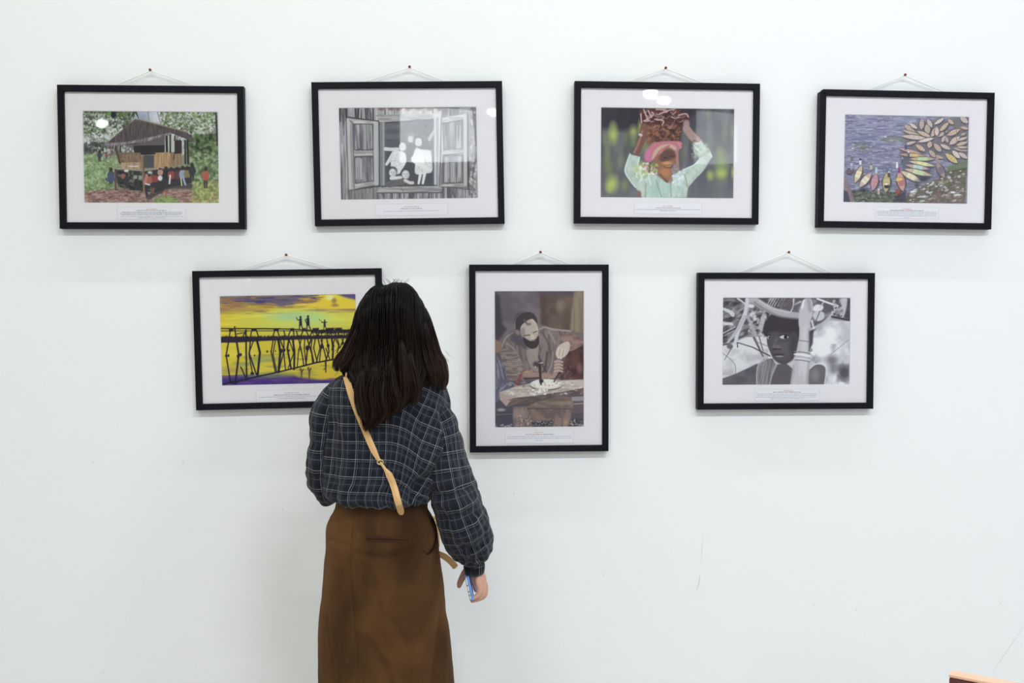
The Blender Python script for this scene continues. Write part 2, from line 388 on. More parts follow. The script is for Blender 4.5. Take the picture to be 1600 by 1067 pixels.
def paint_hut():
    P = Painting((30, 33), (1537, 30), (43, 1050), seed=3)
    P.fill((135, 148, 128), (130, 135, 100))
    P.grain(0, 1600, 0, 520, 70, 60, (212, 216, 222), .45, .62, .9, 4)
    P.ell(690, 85, 120, 60, (150, 165, 200), .9, .6); P.ell(850, 110, 90, 60, (205, 208, 216), .8, .6)
    P.ell(1390, 235, 90, 60, (212, 212, 220), .9, .5)
    for x in (70, 110, 150, 210, 260): P.line([(x, 190), (x + 8, 420)], 10, (95, 95, 105), .6)
    for pts in ([(860, 40), (905, 200)], [(930, 60), (890, 190)], [(755, 30), (765, 130)]): P.line(pts, 9, (110, 105, 100), .8)
    G1, G2, G3 = (48, 66, 40), (108, 148, 62), (150, 175, 105)
    P.scatter(40, 560, 30, 300, 420, 6, 15, [G1, (62, 70, 60), G2, (70, 92, 50)])
    P.scatter(40, 480, 60, 400, 300, 4, 9, [(225, 226, 232), (190, 200, 190)])
    P.ell(370, 70, 30, 42, (22, 26, 48), .95, .3); P.ell(320, 62, 26, 22, (92, 150, 30), .9); P.ell(450, 70, 30, 26, (70, 120, 30), .9)
    for q in ([(600, 40), (560, 110)], [(620, 40), (650, 110)], [(600, 45), (590, 115)]): P.line(q, 24, (45, 72, 30), .95, w2=6)
    P.scatter(900, 1540, 30, 260, 420, 6, 14, [G1, G2, G3, (88, 108, 76)])
    P.scatter(1000, 1540, 40, 330, 230, 4, 9, [(222, 224, 230), (200, 206, 210)])
    P.scatter(40, 460, 380, 520, 260, 6, 14, [(60, 68, 62), (85, 95, 85), (45, 52, 55)])
    P.scatter(150, 450, 440, 640, 150, 4, 10, [(215, 215, 220), (165, 180, 150)])
    P.poly([(30, 510), (200, 520), (430, 640), (430, 880), (200, 910), (30, 940)], (130, 160, 105), 1, 16, col2=(165, 190, 140), nz=(60, 40))
    P.scatter(40, 430, 520, 930, 420, 6, 14, [(172, 196, 140), (104, 146, 72), (140, 172, 110), (85, 120, 60)], asp=2)
    P.poly([(1180, 300), (1545, 260), (1545, 1055), (1230, 1055), (1190, 700)], (92, 120, 76), 1, 14)
    P.scatter(1190, 1545, 280, 520, 260, 8, 18, [(30, 46, 26), (50, 72, 38), (80, 112, 52), (130, 160, 90)])
    P.scatter(1200, 1545, 470, 800, 330, 6, 15, [(140, 168, 108), (90, 125, 66), (170, 190, 140), (60, 88, 44)], asp=2)
    P.poly([(40, 940), (400, 885), (800, 960), (1000, 900), (1270, 900), (1330, 1055), (40, 1055)], (142, 102, 96), 1, 10, col2=(178, 140, 130), nz=(50, 18))
    P.scatter(45, 1300, 900, 1050, 420, 4, 10, [(104, 70, 64), (190, 150, 136), (150, 92, 70)], asp=2.2, rot=0)
    P.poly([(830, 1000), (960, 960), (1090, 1000), (1090, 1055), (800, 1055)], (100, 128, 66), 1, 10, col2=(140, 168, 80), nz=(30, 20))
    P.poly([(1240, 880), (1545, 800), (1545, 1055), (1290, 1055)], (130, 150, 70), 1, 14)
    P.scatter(1250, 1545, 810, 1055, 330, 7, 15, [(165, 180, 80), (100, 130, 52), (190, 200, 120), (150, 120, 70)], asp=1.8)
    P.line([(760, 985), (890, 905), (1000, 862), (1220, 858)], 62, (72, 62, 66), .85, 10, sm=True)  # dark arc of a glass reflection, painted into the print
    # dark crawl space and platform
    P.poly([(380, 680), (720, 690), (900, 670), (1240, 640), (1240, 820), (1000, 870), (850, 930), (700, 920), (560, 900), (420, 870)], (48, 50, 54), .95, 8)
    P.scatter(420, 860, 700, 900, 90, 5, 14, [(90, 92, 90), (120, 125, 115), (30, 30, 34)], asp=2.2)
    P.poly([(590, 740), (690, 740), (690, 790), (590, 790)], (185, 200, 170), .7, 8); P.line([(640, 730), (640, 800)], 14, (50, 55, 50))
    # walls
    P.poly([(395, 400), (940, 300), (1130, 350), (1130, 500), (420, 500)], (92, 92, 92), .9)
    P.scatter(430, 600, 420, 480, 40, 6, 12, [(200, 205, 205), (120, 130, 120)])
    P.poly([(590, 412), (940, 402), (940, 485), (825, 492), (825, 500), (600, 500)], (44, 38, 46), 1)
    P.poly([(940, 300), (1060, 300), (1060, 480), (940, 480)], (190, 200, 186), .95)
    P.poly([(412, 485), (668, 490), (684, 602), (440, 602)], (122, 90, 66), 1, col2=(150, 116, 86), nz=(18, 60))
    P.poly([(442, 602), (686, 595), (700, 682), (462, 672)], (186, 152, 108), 1, col2=(160, 126, 88), nz=(16, 90))
    P.poly([(820, 490), (1010, 480), (1010, 640), (860, 665), (820, 665)], (198, 156, 100), 1, col2=(172, 130, 78), nz=(22, 120))
    P.poly([(1010, 480), (1125, 492), (1125, 622), (1010, 640)], (166, 136, 92), 1, col2=(140, 110, 70), nz=(16, 120))
    for x in (860, 905, 960, 1008, 1052): P.line([(x, 488), (x, 645)], 5, (120, 86, 56), .7)
    P.line([(1050, 480), (1040, 560)], 10, (70, 50, 40)); P.line([(440, 540), (670, 545)], 5, (90, 64, 50), .7)
    for x in range(470, 640, 26): P.line([(x, 560), (x + 14, 520)], 7, (165, 140, 115), .55)
    for x in range(540, 645, 22): P.line([(x, 641), (x + 15, 641)], 9, (240, 240, 240), .9)
    P.poly([(706, 515), (820, 515), (820, 657), (710, 657)], (78, 76, 84), 1); P.line([(680, 505), (830, 498)], 16, (40, 34, 40))
    P.poly([(1050, 350), (1130, 350), (1130, 492), (1050, 500)], (54, 38, 42), 1)
    P.line([(370, 662), (700, 690), (880, 662)], 12, (160, 150, 128))
    for a, b, w in (((960, 290), (965, 470), 26), ((1002, 285), (1002, 480), 18), ((1168, 350), (1170, 605), 18), ((1195, 350), (1202, 605), 20),
                    ((445, 405), (448, 480), 14), ((1055, 300), (1050, 350), 14), ((1110, 330), (1110, 352), 10)): P.line([a, b], w, (44, 36, 42))
    P.line([(385, 412), (442, 610)], 20, (84, 58, 52)); P.line([(690, 530), (712, 920)], 26, (150, 112, 84)); P.line([(700, 540), (720, 920)], 9, (100, 70, 54))
    P.line([(300, 425), (350, 440)], 14, (120, 80, 70)); P.line([(340, 440), (345, 500)], 14, (150, 70, 70), .8)
    # thatched roof
    roof = [(612, 116), (664, 122), (1190, 255), (1296, 372), (1240, 356), (1020, 272), (950, 288), (700, 352), (640, 405), (500, 400), (300, 410), (284, 396), (470, 238)]
    P.poly(roof, (92, 78, 80), 1, col2=(72, 60, 66), nz=(10, 60))
    P.grain(0, 0, 0, 0, 9, 120, (124, 108, 102), .5, .75, .55, 9, roof)
    P.poly([(640, 405), (700, 352), (940, 296), (940, 402)], (96, 90, 94), 1)
    P.line([(612, 118), (664, 124), (1190, 256)], 12, (150, 126, 106)); P.line([(612, 118), (470, 238), (290, 392)], 9, (130, 106, 92), .8)
    P.line([(290, 400), (500, 386), (690, 352), (860, 310), (1000, 276)], 26, (150, 140, 152), .85, 8)
    for i in range(70):
        t = P.r.random(); x = 300 + 690 * t; y = 404 - 128 * t ** 1.4
        P.line([(x, y - 6), (x - 12, y + P.r.uniform(12, 36))], 7, P.r.choice([(178, 168, 178), (120, 110, 116), (88, 78, 84)]), .8)
    # carriers and bystanders
    R = P.r
    for x, y0, y1, c in ((340, 660, 840, (66, 74, 116)), (215, 470, 590, (62, 62, 84)), (290, 490, 560, (186, 66, 96)), (338, 510, 552, (176, 84, 96)),
                         (478, 700, 820, (172, 96, 76)), (765, 712, 900, (190, 92, 74)), (830, 700, 880, (170, 60, 54)), (890, 646, 790, (200, 140, 120)),
                         (955, 640, 880, (44, 42, 50)), (1012, 650, 850, (172, 64, 60)), (1078, 645, 860, (96, 58, 58)), (1140, 634, 850, (150, 165, 200)),
                         (1192, 640, 830, (136, 128, 62)), (1245, 600, 800, (52, 52, 64)), (1398, 640, 880, (206, 78, 62)), (520, 720, 860, (50, 56, 60)), (620, 780, 900, (44, 48, 54))):
        h = y1 - y0; w = min(46, h * .26)
        P.poly([(x - w * .55, y0 + h * .55), (x + w * .55, y0 + h * .55), (x + w * .4, y1), (x + w * .08, y1), (x, y0 + h * .7), (x - w * .1, y1), (x - w * .42, y1)], (58, 52, 60), .95)
        P.poly([(x - w * .5, y0 + h * .22), (x + w * .5, y0 + h * .22), (x + w * .85, y0 + h * .4), (x + w * .55, y0 + h * .62), (x - w * .55, y0 + h * .62), (x - w * .85, y0 + h * .42)], c, .95, sm=True)
        P.ell(x, y0 + h * .1, w * .42, h * .12 if h < 160 else 24, (66, 42, 40), 1)
    P.poly([(270, 790), (330, 740), (395, 770), (380, 815), (300, 815)], (72, 82, 132), .9); P.line([(390, 680), (395, 900)], 20, (110, 60, 56), .9)
    P.ell(512, 692, 26, 15, (215, 215, 205)); P.ell(775, 708, 24, 16, (170, 200, 190)); P.ell(900, 650, 28, 10, (200, 130, 120))
    P.ell(888, 770, 26, 30, (225, 220, 220)); P.line([(740, 740), (720, 820)], 30, (206, 120, 96)); P.line([(725, 835), (770, 845)], 16, (215, 215, 225))
    P.line([(1120, 770), (1130, 850)], 12, (230, 220, 130)); P.line([(1000, 740), (992, 830)], 18, (220, 220, 225)); P.line([(1150, 780), (1170, 840)], 22, (150, 170, 210))
    P.line([(948, 900), (955, 990)], 16, (190, 84, 54)); P.line([(815, 880), (812, 930)], 14, (180, 80, 50)); P.line([(730, 880), (740, 970)], 26, (54, 48, 60))
    P.line([(1515, 50), (1530, 400)], 22, (48, 46, 56), .9)
    return P

def paint_window():
    P = Painting((30, 42), (1510, 25), (48, 1030), seed=5)
    P.fill((150, 150, 154), (128, 128, 132))
    P.grain(0, 1600, 0, 1100, 26, 420, (72, 70, 74), .42, .62, .85, 11)
    P.grain(0, 1600, 0, 1100, 12, 160, (215, 215, 218), .52, .72, .6, 12)
    for x in (40, 108, 210, 240, 318, 340, 400): P.line([(x, 40), (x + P.r.uniform(-4, 8), 180)], P.r.uniform(10, 24), (40, 36, 42), .85)
    for x in (1150, 1190, 1230): P.line([(x, 40), (x, 105)], 26, (56, 48, 52), .8)
    for i in range(7):
        x = 425 + i * 103
        P.poly([(x + 4, 40), (x + 96, 38), (x + 92, 108), (x + 8, 112)], (198, 196, 196), .9, 4, col2=(150, 146, 148), nz=(14, 80), nseed=i + 1)
        P.ell(x + 60 + P.r.uniform(-20, 20), 42, 34, 24, (80, 62, 62), .8, .5)
    # interior opening and lintel
    P.poly([(470, 200), (1090, 150), (1090, 870), (470, 870)], (78, 80, 86), 1, 5)
    P.grain(470, 1090, 190, 420, 200, 26, (108, 112, 118), .4, .7, .6, 14)
    P.poly([(530, 470), (1040, 470), (1040, 870), (530, 870)], (62, 64, 70), .85, 30)
    P.poly([(425, 120), (640, 105), (1130, 92), (1135, 140), (880, 160), (700, 185), (470, 195)], (188, 188, 186), 1, 4, col2=(140, 138, 140), nz=(160, 14))
    P.line([(470, 200), (700, 190), (900, 165)], 16, (62, 58, 62), .9); P.line([(430, 122), (520, 130), (700, 118)], 5, (96, 92, 96), .7)
    for x, c in ((482, (120, 122, 126)), (508, (150, 152, 156)), (1065, (190, 192, 194)), (1090, (150, 152, 156)), (1115, (196, 198, 200))):
        P.line([(x, 200 if x < 900 else 150), (x, 870)], 24, c, .95)
    P.line([(530, 200), (530, 860)], 7, (90, 92, 96)); P.line([(1048, 200), (1048, 860)], 7, (110, 112, 116))
    def shutter(o, mid, pan, flip):
        P.poly(o, (166, 166, 166), 1, 5, col2=(120, 118, 120), nz=(20, 260))
        P.line(o + o[:1], 9, (70, 66, 70), .9)
        for q in pan:
            P.poly(q, (150, 150, 152), 1, 4, col2=(88, 86, 92), nz=(34, 240), nseed=7 + int(q[0][1]) % 5)
            P.line(q + q[:1], 10, (66, 64, 68), .85)
            x0, x1 = q[0][0], q[1][0]
            for f in (.33, .66): P.line([(x0 + (x1 - x0) * f, q[0][1] + 6), (x0 + (x1 - x0) * f + 6, q[2][1] - 6)], 6, (70, 68, 74), .8)
            for k in range(6):
                x = P.r.uniform(x0 + 10, x1 - 10); P.line([(x, q[0][1] + 20), (x + P.r.uniform(-14, 14), q[2][1] - 20)], P.r.uniform(5, 16), (196, 196, 196), .5)
        for q in mid: P.poly(q, (182, 182, 180), 1, 4, col2=(140, 138, 138), nz=(120, 12)); P.line([q[-1], q[-2]], 9, (70, 66, 70), .8)
    shutter([(110, 135), (460, 185), (462, 870), (130, 930)], [[(195, 505), (395, 500), (395, 555), (195, 560)], [(190, 860), (405, 830), (430, 870), (150, 925)]],
            [[(190, 215), (392, 208), (395, 490), (198, 492)], [(198, 568), (395, 562), (400, 825), (205, 850)]], 0)
    P.line([(112, 140), (180, 205), (190, 900)], 10, (96, 92, 96)); P.line([(130, 160), (150, 900)], 30, (188, 188, 186), .8); P.line([(425, 190), (430, 860)], 44, (176, 178, 178), .95)
    P.line([(112, 140), (300, 165), (455, 182)], 14, (52, 48, 52), .9); P.poly([(150, 160), (440, 185), (400, 208), (195, 205)], (196, 196, 194), 1, col2=(150, 148, 148), nz=(90, 14))
    P.line([(135, 935), (300, 900), (462, 880)], 22, (66, 64, 68), .9); P.line([(395, 208), (400, 830)], 7, (86, 84, 88)); P.line([(462, 190), (466, 870)], 9, (66, 64, 68))
    shutter([(1130, 150), (1415, 90), (1415, 915), (1110, 880)], [[(1150, 495), (1360, 480), (1365, 525), (1150, 545)], [(1120, 868), (1360, 850), (1400, 895), (1110, 890)]],
            [[(1145, 200), (1355, 170), (1355, 480), (1160, 488)], [(1150, 555), (1360, 545), (1362, 845), (1150, 850)]], 1)
    P.poly([(1135, 148), (1410, 92), (1400, 140), (1180, 195)], (190, 190, 188), 1, col2=(150, 148, 150), nz=(90, 14))
    P.line([(1390, 140), (1392, 860)], 36, (176, 176, 176), .9); P.line([(1418, 95), (1425, 915)], 16, (60, 56, 62), .9); P.line([(1225, 560), (1225, 850)], 9, (80, 78, 84), .8)
    P.poly([(1430, 60), (1520, 30), (1525, 1010), (1440, 930)], (150, 150, 150), .7, 6, col2=(104, 100, 104), nz=(30, 60)); P.scatter(1430, 1520, 40, 1000, 130, 5, 12, [(200, 200, 200), (90, 88, 92)], rot=1.4)
    # sill and boards under it
    P.poly([(430, 940), (470, 900), (690, 885), (1080, 880), (1140, 900), (1120, 950), (450, 955)], (168, 168, 166), 1, 5, col2=(126, 124, 126), nz=(150, 16))
    P.line([(440, 955), (1130, 950)], 12, (70, 68, 72), .9); P.line([(470, 882), (1080, 872)], 12, (60, 60, 66), .9); P.line([(690, 890), (720, 940)], 6, (70, 68, 72), .8)
    for i in range(10): P.line([(440 + i * 70, 962), (444 + i * 70, 1020)], 8, (66, 64, 68), .85)
    P.poly([(110, 930), (430, 900), (430, 1030), (120, 1030)], (150, 150, 150), .7, 8, col2=(80, 78, 82), nz=(22, 200))
    # children in the window
    def face(x, y, r, hair=True):
        if hair: P.ell(x, y - r * .25, r * 1.12, r * 1.12, (58, 58, 62), 1, .2)
        P.ell(x, y + r * .12, r * .88, r * 1.02, (206, 206, 206), 1, .18)
        P.ell(x - r * .35, y, r * .2, r * .1, (120, 120, 124), .8, .6); P.ell(x + r * .35, y, r * .2, r * .1, (120, 120, 124), .8, .6); P.ell(x + r * .5, y + r * .3, r * .3, r * .6, (170, 170, 172), .6, .7)
        P.line([(x - r * .3, y + r * .58), (x, y + r * .68), (x + r * .3, y + r * .58)], r * .14, (150, 146, 148), .7, sm=True); P.ell(x, y + r * .3, r * .13, r * .12, (160, 158, 160), .8, .5)
    P.line([(530, 480), (600, 485), (680, 478)], 40, (205, 205, 205), 1, w2=34)
    P.poly([(600, 510), (690, 500), (745, 540), (750, 620), (715, 690), (670, 750), (600, 720), (585, 640)], (212, 212, 212), 1, 6, sm=True)
    P.line([(610, 540), (570, 600), (540, 645)], 46, (205, 205, 205), 1, w2=30); P.scatter(585, 745, 520, 700, 130, 3, 6, [(150, 150, 152), (235, 235, 235)], asp=1, pts=[(600, 510), (690, 500), (745, 540), (750, 620), (715, 690), (600, 700), (585, 640)])
    face(713, 450, 44)
    P.ell(805, 360, 40, 44, (120, 122, 126), .9, .3); P.ell(800, 375, 30, 36, (186, 188, 188), .9, .3)
    P.line([(1000, 380), (1050, 290)], 34, (170, 172, 172), .9)
    P.poly([(860, 470), (930, 490), (1010, 500), (1030, 600), (1030, 720), (960, 745), (850, 745), (850, 600), (830, 540)], (206, 206, 206), 1, 6, sm=True)
    P.scatter(850, 1030, 480, 740, 120, 3, 7, [(160, 160, 162), (232, 232, 232)], asp=1)
    face(885, 400, 44)
    P.poly([(800, 600), (830, 550), (900, 545), (950, 590), (960, 650), (900, 660), (830, 630)], (226, 226, 224), 1, 5, sm=True); P.ell(845, 580, 7, 6, (60, 60, 64)); P.ell(806, 600, 9, 7, (80, 80, 84))
    P.line([(950, 580), (960, 640), (900, 655)], 7, (110, 110, 112), .8, sm=True); P.line([(920, 650), (980, 700)], 50, (214, 214, 212), 1)
    P.line([(905, 745), (885, 850)], 34, (214, 214, 214), 1, w2=24); P.line([(950, 745), (930, 850)], 34, (214, 214, 214), 1, w2=24)
    face(605, 730, 44); face(745, 750, 46)
    P.line([(590, 795), (690, 790)], 38, (208, 208, 206), 1); P.poly([(530, 840), (620, 815), (735, 800), (740, 850), (640, 880), (560, 895)], (92, 90, 94), 1, sm=True)
    P.line([(740, 820), (790, 845), (820, 845)], 34, (200, 198, 196), 1); P.line([(560, 690), (545, 780)], 16, (70, 70, 74), .8)
    return P

def paint_carrier():
    P = Painting((37, 33), (1523, 65), (42, 1043), seed=7)
    P.fill((58, 56, 68), (106, 106, 116))  # background greyed: part of the glass haze is painted in
    P.grain(0, 1600, 0, 1100, 90, 420, (116, 118, 124), .45, .7, .7, 21)
    P.grain(0, 1600, 300, 1100, 60, 300, (100, 112, 92), .5, .75, .5, 22)
    P.poly([(30, 30), (1150, 45), (1060, 130), (850, 270), (300, 300), (30, 265)], (40, 36, 48), .8, 26)
    Yl, Y2 = (176, 192, 84), (128, 146, 82)
    for x, y, rx, ry, c, a in ((175, 330, 44, 100, Yl, .95), (170, 250, 30, 50, Y2, .7), (400, 310, 44, 62, Yl, .8), (400, 420, 36, 60, Y2, .7), (475, 250, 24, 70, Yl, .7), (320, 380, 32, 80, Y2, .5),
                               (85, 380, 30, 60, Y2, .5), (110, 600, 34, 160, Y2, .7), (150, 720, 30, 80, Y2, .5), (250, 620, 50, 110, Y2, .35), (260, 660, 40, 60, (150, 150, 130), .35), (170, 890, 60, 78, Yl, .95), (140, 930, 36, 50, Yl, .7), (305, 910, 34, 60, Y2, .8),
                               (535, 480, 50, 100, Y2, .8), (490, 690, 36, 50, Yl, .7), (1230, 110, 30, 50, Y2, .6), (1390, 690, 60, 150, (138, 165, 88), .85), (1390, 790, 50, 44, Yl, .95), (1365, 560, 30, 60, Y2, .8),
                               (1265, 810, 36, 46, Yl, .8), (1420, 330, 30, 90, Y2, .5), (1500, 310, 22, 60, Y2, .5), (1300, 420, 40, 90, (90, 96, 84), .6), (1518, 780, 16, 60, Yl, .8), (960, 560, 30, 70, Y2, .4)):
        P.ell(x, y, rx, ry, c, a, .7)
    # bundle of firewood on the head
    P.poly([(470, 150), (500, 60), (880, 45), (920, 100), (1000, 110), (1030, 160), (960, 220), (930, 330), (900, 430), (760, 450), (620, 430), (570, 360), (540, 250), (490, 220)], (66, 34, 38), 1, 12, sm=True, col2=(110, 58, 44), nz=(40, 40))
    for i in range(70):
        x, y = P.r.uniform(500, 900), P.r.uniform(60, 270); an = P.r.uniform(-1.2, 1.2); L = P.r.uniform(30, 90)
        P.line([(x, y), (x + L * math.cos(an) * .5, y + 12 + 14 * math.sin(an)), (x + L * math.cos(an), y + L * math.sin(an) * .6)], P.r.uniform(7, 14), P.r.choice([(196, 160, 160), (150, 96, 96), (112, 52, 54), (70, 34, 40), (214, 184, 184), (90, 44, 44)]), .85, sm=True)
    for q in ([(480, 110), (490, 210)], [(510, 60), (560, 180)], [(560, 70), (600, 150)], [(520, 190), (620, 120), (600, 90)], [(690, 110), (800, 70), (850, 62)], [(650, 60), (760, 66)], [(640, 170), (730, 190), (720, 240)], [(900, 130), (980, 112), (1010, 150)]):
        P.line(q, 15, (206, 172, 172), .9, sm=True)
    P.scatter(560, 920, 240, 440, 180, 8, 18, [(150, 84, 50), (96, 54, 40), (60, 40, 38), (176, 112, 70), (120, 92, 74)], asp=1.6)
    # arms and sleeves
    P.line([(520, 260), (500, 380), (440, 540)], 82, (128, 78, 66), 1, w2=76, sm=True); P.line([(500, 300), (450, 460), (410, 540)], 22, (186, 132, 112), .7, 8, sm=True)
    P.ell(478, 345, 24, 14, (210, 205, 200), .9, rot=.4); P.line([(990, 280), (1060, 370), (1130, 440)], 84, (168, 136, 128), 1, w2=92, sm=True); P.ell(990, 230, 36, 50, (168, 136, 128), .9)
    P.line([(1080, 430), (1130, 445)], 44, (140, 84, 66), .9)
    S1, S2, S3 = (168, 188, 176), (206, 224, 220), (120, 140, 130)
    left = [(365, 560), (470, 590), (450, 700), (520, 760), (580, 790), (560, 1050), (510, 1050), (420, 920), (350, 830), (305, 740)]
    right = [(1060, 460), (1150, 425), (1240, 520), (1282, 600), (1200, 740), (1080, 870), (1010, 950), (1000, 1050), (900, 1050), (860, 800), (960, 740), (1080, 690), (1140, 620)]
    body = [(480, 770), (640, 780), (770, 880), (840, 800), (960, 740), (1020, 930), (1000, 1055), (500, 1055), (520, 900)]
    P.poly(body, (160, 190, 176), 1, 5, col2=(184, 206, 196), nz=(60, 160))
    for q in (left, right): P.poly(q, S1, 1, 5, col2=(190, 204, 190), nz=(40, 60))
    for q in ([(365, 560), (312, 735), (360, 840), (430, 930)], [(470, 600), (450, 700)], [(1150, 430), (1240, 520), (1278, 600)], [(1130, 640), (1080, 690), (960, 745)], [(840, 810), (880, 920)], [(570, 790), (600, 900)], [(490, 770), (470, 700)]):
        P.line(q, 18, S2, .85, 5, sm=True)
    for q in ([(1120, 600), (1220, 590)], [(1100, 540), (1160, 580)], [(420, 780), (470, 830)], [(660, 860), (720, 1040)], [(820, 900), (830, 1040)], [(980, 800), (1010, 930)], [(545, 900), (540, 1040)]):
        P.line(q, 12, S3, .7, 5, sm=True)
    P.scatter(440, 560, 690, 850, 60, 6, 14, [(215, 230, 225), (150, 180, 150), (190, 200, 110)]); P.scatter(840, 970, 760, 930, 50, 6, 13, [(222, 232, 240), (180, 205, 205)]); P.scatter(1060, 1250, 440, 620, 60, 6, 14, [(196, 210, 196), (150, 160, 140)])
    # scarf, head, face
    P.poly([(540, 620), (560, 520), (620, 440), (740, 420), (930, 425), (935, 490), (905, 540), (915, 740), (880, 740), (870, 560), (800, 490), (700, 560), (610, 640), (580, 650)], (196, 112, 128), 1, 6, sm=True)
    P.ell(560, 570, 34, 80, (208, 110, 166), .9, .4, .2); P.poly([(610, 620), (640, 520), (720, 460), (830, 455), (890, 500), (860, 520), (780, 490), (690, 560)], (196, 168, 140), .95, 8, sm=True); P.line([(640, 620), (700, 530), (800, 470)], 18, (190, 76, 92), .8, 5, sm=True)
    P.line([(900, 470), (885, 600), (905, 740)], 26, (178, 120, 120), .9); P.line([(905, 440), (930, 490)], 22, (216, 130, 150), .9)
    P.poly([(640, 640), (700, 560), (800, 490), (870, 560), (875, 650), (850, 760), (790, 880), (740, 850), (680, 760)], (150, 96, 68), 1, 6, sm=True)
    P.poly([(690, 600), (760, 520), (850, 530), (870, 600), (800, 630), (720, 650)], (96, 66, 62), .9, 14, sm=True); P.ell(660, 660, 36, 44, (150, 100, 80), .9)
    P.ell(780, 665, 56, 20, (206, 146, 92), .95, .5); P.ell(790, 706, 50, 16, (80, 46, 40), .95, .4); P.ell(795, 700, 36, 6, (200, 180, 160), .8); P.ell(760, 770, 66, 60, (196, 128, 72), .85, .6); P.line([(700, 790), (790, 880)], 20, (110, 70, 54), .7, 8); P.ell(820, 850, 26, 40, (150, 110, 96), .8)
    P.line([(740, 600), (780, 610)], 9, (60, 40, 40)); P.line([(820, 590), (860, 590)], 9, (60, 40, 40))
    P.scatter(480, 670, 660, 790, 60, 7, 15, [(220, 130, 190), (180, 200, 70), (235, 230, 230), (110, 130, 60), (150, 170, 60)]); P.scatter(840, 890, 660, 790, 26, 6, 14, [(130, 140, 70), (150, 120, 200), (200, 190, 220)]); P.line([(590, 650), (580, 770)], 10, (110, 70, 50)); P.line([(670, 740), (660, 790)], 9, (190, 200, 90))
    P.ell(470, 1010, 26, 40, (140, 96, 84), .9)
    return P

